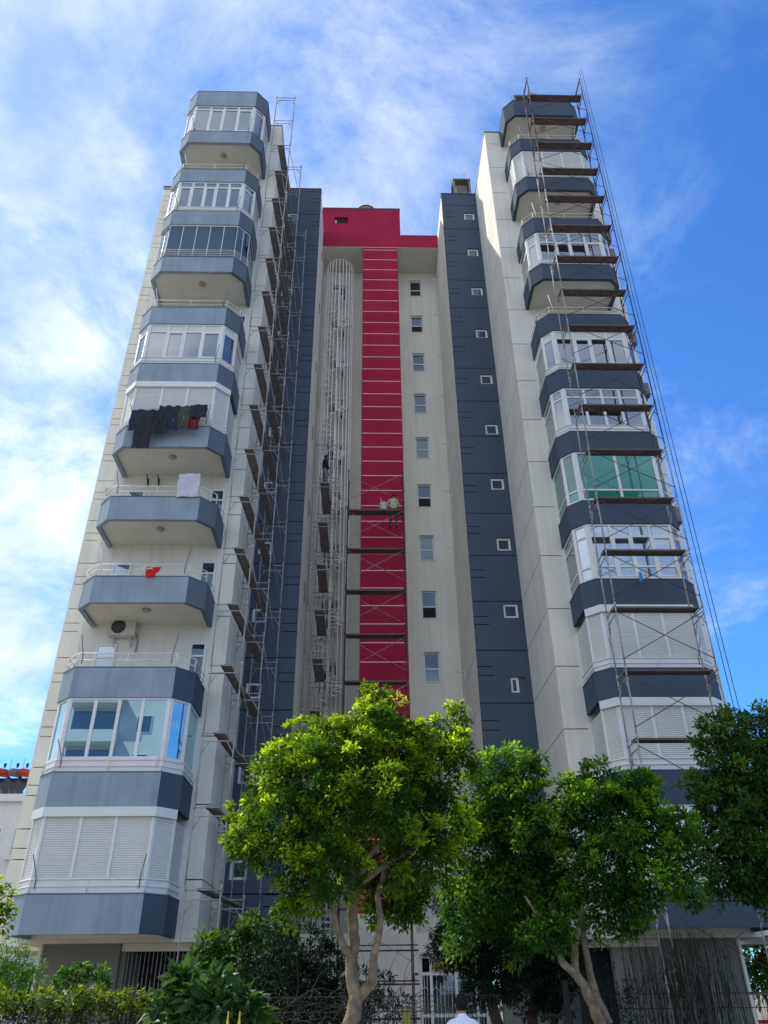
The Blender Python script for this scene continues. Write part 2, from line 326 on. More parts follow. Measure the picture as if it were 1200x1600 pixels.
# red lift shaft strip: panels with pink joints, and the red band over the recess
mb = MB(); mb.box(-.17, 1.75, CAP+.008, RC, 3.9, 37.86); part('shaft_core', mb, 'pink')
mb = MB(); mb.box(-.2, 1.78, CAP, RC, 3.25, 3.9); part('shaft_base', mb, 'white')
zs = [24.43+.825*k for k in range(-26, 17)]; zs = [z for z in zs if 4.1 < z < 37.8]
zs = [3.9]+zs+[37.86]
for i in range(len(zs)-1):
    mb = MB(); mb.box(-.2, 1.78, CAP, CAP+.3, zs[i]+.026, zs[i+1]-.026); part('red_panel', mb, 'red')
mb = MB(); mb.box(-.2, -.171, CAP+.3, RC, 3.25, 37.86); mb.box(1.751, 1.78, CAP+.3, RC, 3.25, 37.86); part('shaft_side', mb, 'white')
mb = MB(); mb.box(-2.5, 4.11, CAP+.02, BACK-2, 37.87, 38.0); part('recess_soffit', mb, 'soffit')
mb = MB(); cells([-2.62, 1.97], [37.9, 41.3], [(-1.87, -1.1, 39.95, 40.5)], lambda a, b, c, d: mb.box(a, b, CAP, CAP+.25, c, d)); part('red_band', mb, 'red')
mb = MB(); mb.box(1.97, 4.11, CAP, CAP+.25, 37.9, 38.88); part('red_band', mb, 'red')
mb = MB(); mb.box(-2.62, 1.97, CAP+.25, 34, 38.0, 41.29); part('roof_house', mb, 'red')
mb = MB(); mb.box(-2.62, 1.99, CAP-.03, CAP+.3, 41.3, 41.34); mb.box(1.99, 4.11, CAP-.03, CAP+.3, 38.88, 38.92); part('coping', mb, 'slate')
fr = MB(); fr.box(-1.87, -1.1, CAP+.12, CAP+.2, 39.95, 40.5); part('roof_house_window', fr, 'dark')
fr = MB(); fr.box(-1.83, -1.77, CAP+.07, CAP+.119, 39.97, 40.3); part('window_handle', fr, 'pvc')
dm = MB(); VX, VY, VZ, VR = -.02, 29.62, 41.62, .5
prof = [(VX+VR, 41.295)]+[(VX+VR*math.cos(math.pi*i/14), VZ+VR*math.sin(math.pi*i/14)) for i in range(15)]+[(VX-VR, 41.295)]
for (xa, za), (xb, zb_) in zip(prof[:-1], prof[1:]): dm.add([(xa, VY-.05, za), (xb, VY-.05, zb_), (xb, 32, zb_), (xa, 32, za)], [(0,1,2,3)], 1)
dm.add([(x*.94+VX*.06, VY, z-.03 if z > 41.4 else z) for x, z in prof], [tuple(range(len(prof)))], 0)
part('barrel_vault', dm, ['tile', 'groove'])
def chimney(x, y, z, wd=.5):
    mb = MB(); mb.box(x-wd*.62, x+wd*.62, y-wd*.6, y+wd*.6, z-.95, z+.75)
    c = part('chimney', mb, 'grey')
    q = MB(); q.box(x-wd, x+wd, y-wd, y+wd, z+1.0, z+1.1)
    for sx in (-1, 1):
        for sy in (-1, 1): q.box(x+sx*wd*.85-.05, x+sx*wd*.85+.05, y+sy*wd*.85-.05, y+sy*wd*.85+.05, z-.9, z+1.0)
    q.build('chimney_cap', 'grey', c)
    q = MB(); q.tube([(x+.15, y-wd-.02, z), (x+.15, y-wd-.02, z+1.35), (x+.2, y-wd-.02, z+1.6)], .012, 5); q.tube([(x-wd-.12, y-wd, z), (x-wd-.12, y-wd, z+1.0)], .015, 5); q.build('aerial', 'iron', c)
chimney(5.35, NV+.7, 39.55, .5); chimney(7.78, 21.95, 38.95, .40)
# small white drain spouts on the inner wall of the right tower
for i in range(11):
    p = MB(); z = 6.9+2.9*i+(.15 if i % 2 else 0)
    p.tube([(4.11, 29.9, z), (3.72, 29.9, z+.02)], .035, 8); p.tube([(4.08, 29.9, z), (4.08, 29.9, z-.45)], .02, 6)
    part('drain_spout', p, 'pvc')
for i in range(6):
    p = MB(); z = 15.0+4.1*i
    p.tube([(-2.47, 28.6, z+1.1), (-2.45, 28.6, z+.4), (-2.42, 28.2, z)], .02, 6); part('wall_pipe', p, 'acgrey')
# entrance block at the foot of the recess
ez = 3.24; EY = 28.9
hole_d = (1.84, 4.0, .05, 2.72)
mb = MB(); cells([-2.5, 4.11], [0, ez], [hole_d], lambda a, b, c, d: mb.box(a, b, EY, EY+.3, c, d)); part('entrance_wall', mb, 'white')
mb = MB(); mb.box(-2.5, 4.11, EY+.02, RC+.3, ez-.02, ez+.08); part('entrance_roof', mb, 'white')
for z in (2.82, 1.88, .95):
    for a, b in ((-2.5, 1.82),):
        mb = MB(); mb.box(a, b, EY-.006, EY+.01, z-.025, z+.025); part('dark_red_trim', mb, 'rust')
mb = MB(); mb.box(1.84, 4.0, EY+1.6, EY+1.7, 0, 2.8); part('lobby_wall', mb, 'dark')  # darkness of the lobby put into the wall colour
d = MB(); y0, y1 = EY+.16, EY+.22
for x in (1.84, 2.17, 2.98, 3.62, 3.93): d.box(x, x+.09, y0, y1, .06, 2.62)
for z in (2.12, .98, .06): d.box(1.84, 4.0, y0+.004, y1-.004, z, z+.09)
d.box(1.84, 4.0, y0, y1, 2.6, 2.72)
door = part('entrance_door', d, 'gratewhite')
d = MB()
for x in (1.98, 2.08, 2.38, 2.50, 2.62, 2.74, 2.86, 3.76, 3.84): d.tube([(x, y0-.02, .1), (x, y0-.02, 2.12)], .008, 5)
for x0 in (1.94, 2.29, 2.53, 2.77):
    for z, s in ((1.68, 1), (1.12, -1)):
        d.tube([(x0+.085*math.cos(a)+.06, y0-.025, z+s*.11*math.sin(a)) for a in [math.pi*k/8 for k in range(9)]], .007, 4)
d.build('door_grille', 'gratewhite', door)
for a, b in ((1.93, 2.17), (2.26, 2.98), (3.07, 3.62), (3.71, 3.93)):
    p = MB(); p.box(a, b, y0+.03, y0+.036, .15, 2.12); p.build('pane', 'darkglass', door)
p = MB(); p.box(2.26, 3.6, y0-.03, y0-.01, 2.21, 2.60); sg = p.build('sign_board', 'sign', door)
cu = bpy.data.curves.new('sign_text', 'FONT'); cu.body = 'SAFIR'; cu.size = .27; cu.extrude = .002
to = bpy.data.objects.new('sign_text', cu); COL.objects.link(to); bpy.context.view_layer.update()
me = bpy.data.meshes.new_from_object(to.evaluated_get(bpy.context.evaluated_depsgraph_get())); bpy.data.objects.remove(to)
me.transform(Matrix.Translation((2.32, y0-.034, 2.235)) @ Matrix.Rotation(R(90), 4, 'X')); me.materials.clear(); me.materials.append(K['ink']); put('sign_lettering', me, door)
p = MB(); p.box(3.25, 3.5, y0-.01, y0+.0, 1.3, 1.65); p.build('paper_notice', 'white_c', door)
p = MB(); p.box(1.68, 1.79, EY-.012, EY, 2.12, 2.19); part('house_number_plate', p, 'plate')
# ground floor of both towers
for side in (-1, 1):
    m = (lambda x: x) if side < 0 else (lambda x: 1.62-x)
    def bx(a, b, c, d_, e, f): 
        mb = MB(); mb.box(min(m(a), m(b)), max(m(a), m(b)), c, d_, e, f); return mb
    part('ground_floor_wall', bx(-8.35, -6.35, 23.3, 23.6, 0, 2.9), 'grey')
    part('ground_floor_wall', bx(-8.35, -8.05, 23.62, BACK, 0, 2.9), 'grey')
    part('ground_floor_wall', bx(-6.35, -4.4, 24.9, 25.1, 0, 2.9), 'dark')  # near-black colour stands in for the unlit space behind the front
    part('ground_floor_beam', bx(-6.33, -4.4, 23.35, 23.6, 2.62, 2.89), 'soffit')
    part('ground_floor_wall', bx(-4.55, -2.51, 26.7, 27, 0, 2.9), 'navy' if side < 0 else 'grey')
    part('ground_floor_pier', bx(-6.34, -6.2, 23.4, 24.9, 0, 2.61), 'grey')
    part('tower_underside', bx(-8.97, -4.34, W+.01, NV, 2.8, 2.899), 'soffit')
    part('wing_underside', bx(-11.09, -2.52, NV+.02, BACK-1, 2.8, 2.898), 'soffit')
    part('down_pipe', bx(-8.44, -8.36, 23.22, 23.3, 0, 2.9), 'white')
    if side > 0: part('ground_floor_wall', bx(-6.34, -5.0, 23.3, 23.6, 0, 2.61), 'grey'); continue
    gr = MB()
    for i in range(17): x = m(-6.25+.108*i); gr.tube([(x, 23.42, 0), (x, 23.42, 2.62)], .011, 5)
    for z in (.4, 1.5): gr.box(min(m(-6.3), m(-4.45)), max(m(-6.3), m(-4.45)), 23.41, 23.43, z, z+.03)
    part('window_bars', gr, 'steel')
# ------------------------------------------------------------------ balconies
TW = {-1: dict(xl=-8.22, xr=-5.36, sl=-8.70, sr=-4.88, F=21.04, CH=21.54, z=3.745), 1: dict(xl=7.17, xr=9.98, sl=6.76, sr=10.40, F=21.2, CH=21.61, z=3.78)}
H, HP = 2.9, .86
def plan(T): return [Vector((T['sl'], W-.002)), Vector((T['sl'], T['CH'])), Vector((T['xl'], T['F'])), Vector((T['xr'], T['F'])), Vector((T['sr'], T['CH'])), Vector((T['sr'], W-.002))]
def inset(P, d):
    out = []
    for i, p in enumerate(P):
        segs = []
        if i > 0: segs.append((P[i-1], p))
        if i < len(P)-1: segs.append((p, P[i+1]))
        ns = [Vector(((b-a).y, -(b-a).x)).normalized() for a, b in segs]
        if len(ns) == 1: out.append(p-ns[0]*d)
        else:
            q = (ns[0]+ns[1]).normalized(); out.append(p-q*(d/q.dot(ns[0])))
    return out
def segs(P):
    for i in range(len(P)-1):
        t = (P[i+1]-P[i]); ln = t.length; t = t/ln
        yield i, P[i], t, Vector((t.y, -t.x)), ln
def glaze(par, P, z0, z1, spec, gl):
    # one framed window wall on every face of the bay; panes are separate
    sill, tr, cols = spec.get('sill', .33), spec.get('tr', .4), spec.get('cols', 4)
    fm = MB(); fw_ = .065
    zb = z0+sill
    panes = []
    for i, o, t, n, ln in segs(P):
        c = cols if i == 2 else 1
        if sill > .05: fm.obox(o, t, n, .0, ln, -.05, -.005, z0, zb)
        fm.obox(o, t, n, 0, ln, -.06, 0, zb, zb+fw_); fm.obox(o, t, n, 0, ln, -.06, 0, z1-fw_, z1-.002)
        ed = .10 if i in (1, 2, 3) else .07
        fm.obox(o, t, n, 0, ed, -.055, .003, zb, z1-.004); fm.obox(o, t, n, ln-ed, ln, -.055, .003, zb, z1-.004)
        us = [ed+(ln-2*ed)*k/c for k in range(c+1)]
        for k in range(1, c): fm.obox(o, t, n, us[k]-.045, us[k]+.045, -.055, .002, zb+fw_, z1-fw_)
        zt = z1-tr if tr else z1-fw_
        if tr: fm.obox(o, t, n, ed, ln-ed, -.053, .0, zt-.035, zt+.035)
        if spec.get('low'): fm.obox(o, t, n, ed, ln-ed, -.052, .0, zb+.40, zb+.46)
        for k in range(c):
            a = us[k]+(.045 if k else 0); b = us[k+1]-(.045 if k < c-1 else 0)
            sash = .05 if (k % 2 == spec.get('sash', 1) and i == 2) else 0
            if sash:
                zlo = zb+fw_
                for q in ((a, a+sash, zlo, zt-.035), (b-sash, b, zlo, zt-.035), (a+sash, b-sash, zlo, zlo+sash), (a+sash, b-sash, zt-.035-sash, zt-.035)): fm.obox(o, t, n, q[0], q[1], -.045, .012, q[2], q[3])
            panes.append((o, t, n, a, b, zb+fw_, zt-.035 if tr else z1-fw_, i))
            if tr: panes.append((o, t, n, a, b, zt+.035, z1-fw_, i))
    f = fm.build('window_frame', 'pvc', par)
    for o, t, n, a, b, c, d_, i in panes:
        if spec.get('shade_top') and d_-c < .5: mm = 'shutter'
        else: mm = gl
        p = MB(); p.obox(o, t, n, a, b, -.034, -.026, c, d_); p.build('pane', mm, par)
    return f
def curtain(par, P, z0, z1, m='curtain', faces=(1, 2, 3), off=.11, gaps=True):
    for i, o, t, n, ln in segs(P):
        if i not in faces: continue
        u = .06
        while u < ln-.1:
            wd = min(ln-.06-u, random.uniform(.45, .95)) if gaps else ln-.12
            if wd < .15: break
            mb = MB(); k = max(6, int(wd/.035)); vs = []
            ph = random.random()*6
            for j in range(k+1):
                uu = u+wd*j/k; q = -off+.028*math.sin(uu*46+ph)+.012*math.sin(uu*17)
                vs += [(o.x+t.x*uu+n.x*q, o.y+t.y*uu+n.y*q, z0), (o.x+t.x*uu+n.x*q, o.y+t.y*uu+n.y*q, z1)]
            mb.add(vs, [(2*j, 2*j+2, 2*j+3, 2*j+1) for j in range(k)], 0, True); mb.build('curtain', m, par)
            u += wd+(random.choice((0, 0, .02, .22)) if gaps else 9)
def shutters(par, P, z0, z1, box=True, sill=.33, cols=3):
    top = z1-(.24 if box else .12); fm = MB()
    for i, o, t, n, ln in segs(P):
        fm.obox(o, t, n, 0, ln, -.05, -.012, z0, z0+sill)
        fm.obox(o, t, n, 0, ln, -.06, -.002, z0+sill-.03, z0+sill+.02)
        e = .06; c = cols if i == 2 else 1
        us = [e+(ln-2*e)*k/c for k in range(c+1)]
        fm.obox(o, t, n, 0, e, -.055, .004, z0+sill+.02, top); fm.obox(o, t, n, ln-e, ln, -.055, .004, z0+sill+.02, top)
        for k in range(1, c): fm.obox(o, t, n, us[k]-.04, us[k]+.04, -.055, .006, z0+sill+.02, top)
        for k in range(c):
            a, b = us[k]+(.04 if k else 0), us[k+1]-(.04 if k < c-1 else 0)
            sm = MB(); ns = 26; dz = (top-z0-sill-.02)/ns
            drop = 0
            for j in range(ns):
                za = z0+sill+.02+dz*j; P_ = lambda u, q, z: (o.x+t.x*u+n.x*q, o.y+t.y*u+n.y*q, z)
                sm.add([P_(a,-.030,za), P_(b,-.030,za), P_(b,-.014,za+dz*.30), P_(a,-.014,za+dz*.30), P_(b,-.016,za+dz*.78), P_(a,-.016,za+dz*.78), P_(b,-.030,za+dz), P_(a,-.030,za+dz)], [(0,1,2,3), (3,2,4,5), (5,4,6,7)])
            for q in (a+.12, b-.2): sm.obox(o, t, n, q, q+.07, -.014, -.004, z0+sill+.03, z0+sill+.055)
            sm.build('roller_shutter', 'shutter', par)
    fm.build('shutter_frame', 'pvc', par)
    bx_ = MB()
    Q = inset(P, -.07 if box else 0.0)
    for i, o, t, n, ln in segs(Q):
        if i in (1, 2, 3) or not box: bx_.obox(o, t, n, 0 if i != 1 else .05, ln if i != 3 else ln-.05, -.2, 0, top, z1-.006)
    bx_.build('shutter_box', 'pvc', par)
def railing(par, P, z, bars=(.42, .21), posts=True, r=.017):
    mb = MB(); Q = inset(P, .06); V = lambda p, h: (p.x, p.y, z+h)
    for h in bars: mb.tube([V(p, h) for p in Q], r, 6)
    for i in (1, 2, 3, 4): mb.tube([V(Q[i], 0), V(Q[i], bars[0])], r*.9, 6)
    for fq in ((.5,) if len(bars) < 4 else (.2, .4, .6, .8)): p = Q[2].lerp(Q[3], fq); mb.tube([V(p, 0), V(p, bars[0])], r*.8, 6)
    mb.build('railing', 'rail', par)
def arms(par, P, z, h=.75, out=.25):
    Q = inset(P, .04)
    for i, s in ((2, 1), (3, -1)):
        mb = MB(); p = Q[i]; x = p.x+s*.14
        mb.tube([(x, p.y-.01, z+.1), (x, p.y-.02, z+.34), (x-s*.12, p.y-out, z+h)], .014, 5); mb.build('clothesline_arm', 'acgrey' if random.random() < .5 else 'rail', par)
STY = {
 (-1,1): dict(k='shut'), (-1,2): dict(k='win', cols=4, tr=0, gl='mirror', sash=2, cur=None, rail=1), (-1,3): dict(k='open'), (-1,4): dict(k='open'), (-1,5): dict(k='open'),
 (-1,6): dict(k='shut', sill=.25), (-1,7): dict(k='win', cols=4, tr=.38, gl='glass', sash=1, cur='curtain', rail=1, shade_top=1, sill=.25), (-1,8): dict(k='open'), (-1,9): dict(k='dark'),
 (-1,10): dict(k='win', cols=5, tr=.36, gl='glass', sash=0, cur='curtain', rail=1, sill=.22), (-1,11): dict(k='open'), (-1,12): dict(k='win', cols=4, tr=.28, gl='glass', sash=1, cur='curtain', sill=0.03),
 (1,1): dict(k='win', cols=3, tr=.4, gl='glass', cur='curtain', rail=1), (1,2): dict(k='shut'), (1,3): dict(k='shut'), (1,4): dict(k='win', cols=4, tr=.45, gl='glass', sash=1, cur='blind', low=1, sill=.03),
 (1,5): dict(k='win', cols=2, tr=0, gl='green', sash=5, cur='curtain', low=1, sill=.03), (1,6): dict(k='win', cols=4, tr=.42, gl='glass', sash=5, cur='blind', rail=1, sill=.25), (1,7): dict(k='win', cols=4, tr=.38, gl='glass', sash=1, cur='curtain', rail=1, shade_top=1, sill=.28),
 (1,8): dict(k='open'), (1,9): dict(k='win', cols=4, tr=.62, gl='glass', sash=1, cur='curtain', rail=1, sill=.26), (1,10): dict(k='open'), (1,11): dict(k='shut', box=False, sill=.2), (1,12): dict(k='open'),
}
BAL = {}
for side in (-1, 1):
    T = TW[side]; P = plan(T)
    for k in range(1, 14):
        zt = T['z']+H*(k-1); hp = HP
        if k == 13: zt = T['z']+H*12+.38+(.03 if side < 0 else -.05); hp = 1.2
        zb = zt-hp; mb = MB(); I = inset(P, .13)
        for (i, o, t, n, ln) in segs(P):
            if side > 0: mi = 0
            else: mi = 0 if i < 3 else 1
            a, b, c, d_ = P[i], P[i+1], I[i+1], I[i]
            vs = [(a.x,a.y,zb),(b.x,b.y,zb),(c.x,c.y,zb),(d_.x,d_.y,zb),(a.x,a.y,zt),(b.x,b.y,zt),(c.x,c.y,zt),(d_.x,d_.y,zt)]
            mb.add(vs, [(3,2,1,0),(4,5,6,7),(0,1,5,4),(2,3,7,6)], mi)
            if i == 0: mb.add(vs, [(0,4,7,3)], mi)
            if i == 4: mb.add(vs, [(1,2,6,5)], mi)
        par = part('balcony_parapet' if k < 13 else 'roof_parapet', mb, ['navy'] if side > 0 else ['oldblue', 'navy' if k <= 3 else 'slate'])  # left tower: right-hand faces darker than the front, navy low, slate above
        BAL[side, k] = par
        I2 = inset(P, .128); sl = MB(); sl.prism([(p.x, p.y) for p in I2], zb+.10, zb+.24); sl.build('soffit', 'soffit', par)
        cp = MB()
        C0, C1 = inset(P, -.012), inset(P, .142)
        for i in range(5):
            a, b, c, d_ = C0[i], C0[i+1], C1[i+1], C1[i]
            vs = [(q.x, q.y, z) for z in (zt+.001, zt+.028) for q in (a, b, c, d_)]
            cp.add(vs, [(3,2,1,0),(4,5,6,7),(0,1,5,4),(2,3,7,6)])
        cp.build('coping', 'navy' if side > 0 else 'slate', par)
        if k > 1 and (side, k-1) in STY and STY[side, k-1]['k'] == 'open':
            lm = MB(); lm.lathe([(.13, 0), (.14, -.03), (.10, -.07), (.04, -.09)], ((T['xl']+T['xr'])/2+.1, T['F']+.72, zb+.10), 14); lm.build('ceiling_lamp', 'lamp', par)
        if k == 13: continue
        st = STY[side, k]; z1 = T['z']+H*k-HP if k < 12 else T['z']+H*12+.38+(.03 if side < 0 else -.05)-1.2
        G = inset(P, .05); zg = zt+.03
        if st['k'] == 'open':
            railing(par, P, zg); arms(par, P, zg, .95, .12)
        elif st['k'] == 'win':
            glaze(par, G, zg, z1, st, st['gl'])
            if st.get('rail'): railing(par, inset(P, -.03), zg, (.30, .14), r=.013)
            if st['cur'] == 'curtain': curtain(par, G, zg+.05, z1-.02)
            if st['cur'] == 'blind':
                for i, o, t, n, ln in segs(G):
                    if i in (0, 4): continue
                    c = st['cols'] if i == 2 else 1
                    for q in range(c):
                        if random.random() < .12: continue
                        bm_ = MB(); a, b = ln*q/c+.03, ln*(q+1)/c-.03; z = zg+.1
                        while z < z1-.05:
                            bm_.obox(o, t, n, a, b, -.17, -.16+.008*math.sin(z*30), z, min(z+.085, z1-.04)); z += .125
                        bm_.build('zebra_blind', 'curtain', par)
            if random.random() < .6 or side < 0 and k in (2,): arms(par, P, zg, .8, .2)
        elif st['k'] == 'shut':
            shutters(par, G, zg, z1, st.get('box', True), st.get('sill', .33)); railing(par, inset(P, -.02), zg, (.31, .15), r=.013); arms(par, P, zg, .85, .2)
        elif st['k'] == 'dark':
            fm = MB()
            for i, o, t, n, ln in segs(G):
                c = 5 if i == 2 else 2 if i in (1, 3) else 1
                fm.obox(o, t, n, 0, ln, -.04, 0, z1-.06, z1-.003); fm.obox(o, t, n, 0, ln, -.04, 0, zg, zg+.05)
                for q in range(c+1): fm.obox(o, t, n, max(0, ln*q/c-.013), min(ln, ln*q/c+.013), -.035, -.005, zg+.05, z1-.06)
                for q in range(c):
                    p = MB(); p.obox(o, t, n, ln*q/c+.013, ln*(q+1)/c-.013, -.026, -.018, zg+.05, z1-.06); p.build('pane', 'darkglass', par)
            fm.build('window_frame', 'pvc', par); railing(par, inset(P, -.03), zg, (.44, .33, .22, .11), r=.014)
# doors and windows in the walls of the open balconies
for side, k in [(s, k) for (s, k), v in STY.items() if v['k'] == 'open']:
    T = TW[side]; zf = T['z']+H*(k-1)-.6
    for (xa, xb, za, zb, nm) in ((T['xl']-.18, T['xl']+.45, zf, zf+2.06, 'balcony_door'), (T['xr']-.12, T['xr']+.40, zf+.85, zf+2.12, 'balcony_window')):
        fr = MB(); t = .07
        for q in ((xa, xb, za, za+t), (xa, xb, zb-t, zb), (xa, xa+t, za+t, zb-t), (xb-t, xb, za+t, zb-t), (xa+t, xb-t, zb-.48, zb-.42)): fr.box(q[0], q[1], W-.05, W-.002, q[2], q[3])
        f = part(nm, fr, 'pvc')
        for a, b in ((za+t, zb-.48), (zb-.42, zb-t)):
            p = MB(); p.box(xa+t, xb-t, W-.03, W-.02, a, b); p.build('pane', 'glass' if nm == 'balcony_door' else 'darkglass', f)
        p = MB(); p.box(xa+t, xb-t, W-.012, W-.006, za+t, zb-t); p.build('curtain', 'curtain' if nm == 'balcony_door' else 'dark', f)  # windows get a near-black sheet painting the unlit room, not cloth
# ------------------------------------------------------------------ spiral stair in the recess
SX, SY, SRAD, SZ0, SZ1 = -1.5, 30.28, .77, 3.32, 37.1
ST = thing('spiral_staircase', 'white steel spiral fire stair in a tall cage of upright bars', 'staircase', (SX, SY, SZ0))
mb = MB(); mb.tube([(SX, SY, SZ0), (SX, SY, SZ1-.3)], .07, 12); mb.build('centre_pole', 'gratewhite', ST)
tm = MB(); a0, a1 = -R(14), R(14)
tm.prism([(.06, -.03), (.72*math.cos(a0), .72*math.sin(a0)), (.72*math.cos(0), 0), (.72*math.cos(a1), .72*math.sin(a1)), (.06, .03)], 0, .04); tread = tm.mesh('tread', 'gratewhite')
nt_ = int((SZ1-2.4-SZ0)/.2071)
for i in range(nt_): put('tread', tread, ST, (SX, SY, SZ0+.2071*(i+1)), i*2*math.pi/14)
bm_ = MB(); bm_.tube([(0, 0, SZ0), (0, 0, SZ1)], .021, 6); bar = bm_.mesh('cage_bar', 'gratewhite')
for i in range(24): a = 2*math.pi*i/24; put('cage_bar', bar, ST, (SX+SRAD*math.cos(a), SY+SRAD*math.sin(a), 0))
rm = MB(); rm.tube([(SRAD*math.cos(2*math.pi*k/28), SRAD*math.sin(2*math.pi*k/28), 0) for k in range(29)], .016, 5, cap=False); ring = rm.mesh('cage_ring', 'gratewhite')
for z in [SZ1]+[SZ0+2.9*k+.02 for k in range(1, 12)]: put('cage_ring', ring, ST, (SX, SY, z))
hm = MB(); hm.tube([(SX+.70*math.cos(2*math.pi*k/14), SY+.70*math.sin(2*math.pi*k/14), SZ0+.95+.2071*k) for k in range(nt_)], .014, 5); hm.build('handrail', 'gratewhite', ST)
lm = MB(); lm.prism([(-.72*math.cos(a)*.98, .72*math.sin(a)) for a in [R(-10+20*k/6*1) if False else R(60+60*k/6) for k in range(7)]]+[(0, 0)], 0, .04); land = lm.mesh('landing', 'gratewhite')
for k in range(1, 12): put('landing', land, ST, (SX, SY, SZ0+2.9*k-.12))
# ------------------------------------------------------------------ scaffolds
def frame_mesh(wd, h, axis, m, name):
    # a braced H frame: two standards and a pair of cross bars near the top
    mb = MB(); V = (lambda u, z: (u, 0, z)) if axis == 'x' else (lambda u, z: (0, u, z))
    j = lambda: random.uniform(-.006, .006)
    for u in (0, wd): mb.tube([V(u+j(), 0), V(u+j(), h*.5), V(u+j(), h)], .0215, 7); mb.tube([V(u, h-.09), V(u, h+.07)], .031, 7)
    for z in (h-.05, h-.27): mb.tube([V(0, z), V(wd, z)], .0165, 6)
    for u, s in ((0, 1), (wd, -1)): mb.tube([V(u, h-.62), V(u+s*.2, h-.27)], .014, 5); mb.tube([V(u, h*.45), V(u+s*.035, h*.45)], .012, 5)
    return mb.mesh(name, m)
def plank_mesh(ln, wd, axis, name='plank', m='plank'):
    mb = MB()
    B = (lambda a, b, c, d, e, f, mi=0: mb.box(a, b, c, d, e, f, mi)) if axis == 'x' else (lambda a, b, c, d, e, f, mi=0: mb.box(c, d, a, b, e, f, mi))
    B(0, ln, 0, wd, .0, .012); B(0, ln, 0, .02, -.045, -.0005); B(0, ln, wd-.02, wd, -.045, -.0005)
    n = 6
    for i in range(n+1): B(ln*i/n-(.02 if i else 0), ln*i/n+(.02 if i < n else 0), .021, wd-.021, -.03, -.001)
    return mb.mesh(name, m)
def brace(par, a, b, m='steel', r=.012):
    a, b = Vector(a), Vector(b); mid = (a+b)/2-Vector((0, 0, .02)); mb = MB(); mb.tube([a, mid, b], r, 5); mb.build('cross_brace', m, par)
LIFT = 1.95
# along the inner wall of the left tower
SL = thing('scaffold', 'tall pale steel scaffold beside the left tower bays, planks running back along the white wall', 'scaffold', (-4, 21.3, 0))
fmA = frame_mesh(.88, LIFT, 'x', 'steel', 'frame'); pmA = plank_mesh(2.42, .29, 'y', m='plankgrey'); pmB = plank_mesh(2.5, .29, 'y', m='plankgrey')
FA = [(-4.43, 21.3, 20), (-4.18, 23.72, 19), (-4.0, 26.1, 18)]
zb = 5.57-LIFT*3+.28
for fi, (x, y, nl) in enumerate(FA):
    for q in range(nl):
        z = zb+LIFT*q
        if z < 0: continue
        put('frame', fmA, SL, (x+random.uniform(-.015, .015), y+random.uniform(-.01, .01), z))
    z0 = zb if zb > 0 else zb+LIFT
    for u in (0, .88): legs = MB(); legs.tube([(x+u, y, 0), (x+u, y, z0+.02)], .024, 7); legs.box(x+u-.07, x+u+.07, y-.07, y+.07, 0, .02); legs.build('base_leg', 'steel', SL)
for q in range(1, 19):
    z = zb+LIFT*q-.02
    if z < 2: continue
    o = put('plank', pmA, SL, (-4.15, 21.32, z)); o.rotation_euler.z = -R(3.2)
    if q < 18: o = put('plank', pmB, SL, (-3.98, 23.75, z)); o.rotation_euler.z = -R(4.2)
for q in range(1, 19):
    z = zb+LIFT*q
    if z < 1: continue
    if q % 1 == 0: brace(SL, (-3.55, 21.3, z+1.5-LIFT), (-3.30, 23.7, z+.3-LIFT) if q % 2 else (-3.3, 23.7, z+LIFT*.8-LIFT)); 
    if q < 17: brace(SL, (-3.30, 23.72, z+1.6-LIFT), (-3.12, 26.1, z+.2-LIFT))
for q in range(3, 18, 4):                                         # ties to the wall
    z = zb+LIFT*q+.8; mb = MB(); mb.tube([(-4.9, 22.9, z+.1), (-4.43, 21.32, z)], .008, 5); mb.build('wall_tie', 'acgrey', SL)
# in front of the red strip
SC = thing('scaffold', 'steel scaffold with broad planks in front of the red strip', 'scaffold', (.4, 27.3, 0))
fmC = frame_mesh(.85, 1.88, 'y', 'rust', 'frame'); pmC = plank_mesh(2.36, .40, 'x')
zc0 = 18.98-1.88*10
for q in range(0, 11):
    z = zc0+1.88*q
    for x in (-.76, 1.58):
        put('frame', fmC, SC, (x+random.uniform(-.012, .012)-.012*(10-q)*0+.015*(q-5)*.5, 27.35, z if q else .18))
    zz_ = z+1.88
    if q >= 1 and q < 10 or q == 9:
        xs = .015*(q-5)*.5
        put('plank', pmC, SC, (-.76+xs, 27.52, zz_+.02))
    if q >= 1:
        brace(SC, (-.76, 27.34, z+1.7), (1.58, 27.34, z+.35), 'steel', .009); brace(SC, (-.76, 27.33, z+.35), (1.58, 27.33, z+1.7), 'steel', .009)
        if q in (8, 9, 10): brace(SC, (-.76, 27.34, z+1.2), (-1.75, 27.2, z+.65), 'steel', .011)
for x in (-.76, 1.58):
    for y in (27.35, 28.2): legs = MB(); legs.box(x-.1, x+.1, y-.1, y+.1, 0, .03); legs.tube([(x, y, .03), (x, y, .3)], .02, 6); legs.build('base_jack', 'rust', SC)
for z in (1.0, 1.95, 2.9):
    mb = MB(); mb.tube([(-1.2, 27.32, z), (1.7, 27.32, z)], .022, 6); mb.build('ledger', 'rust', SC)
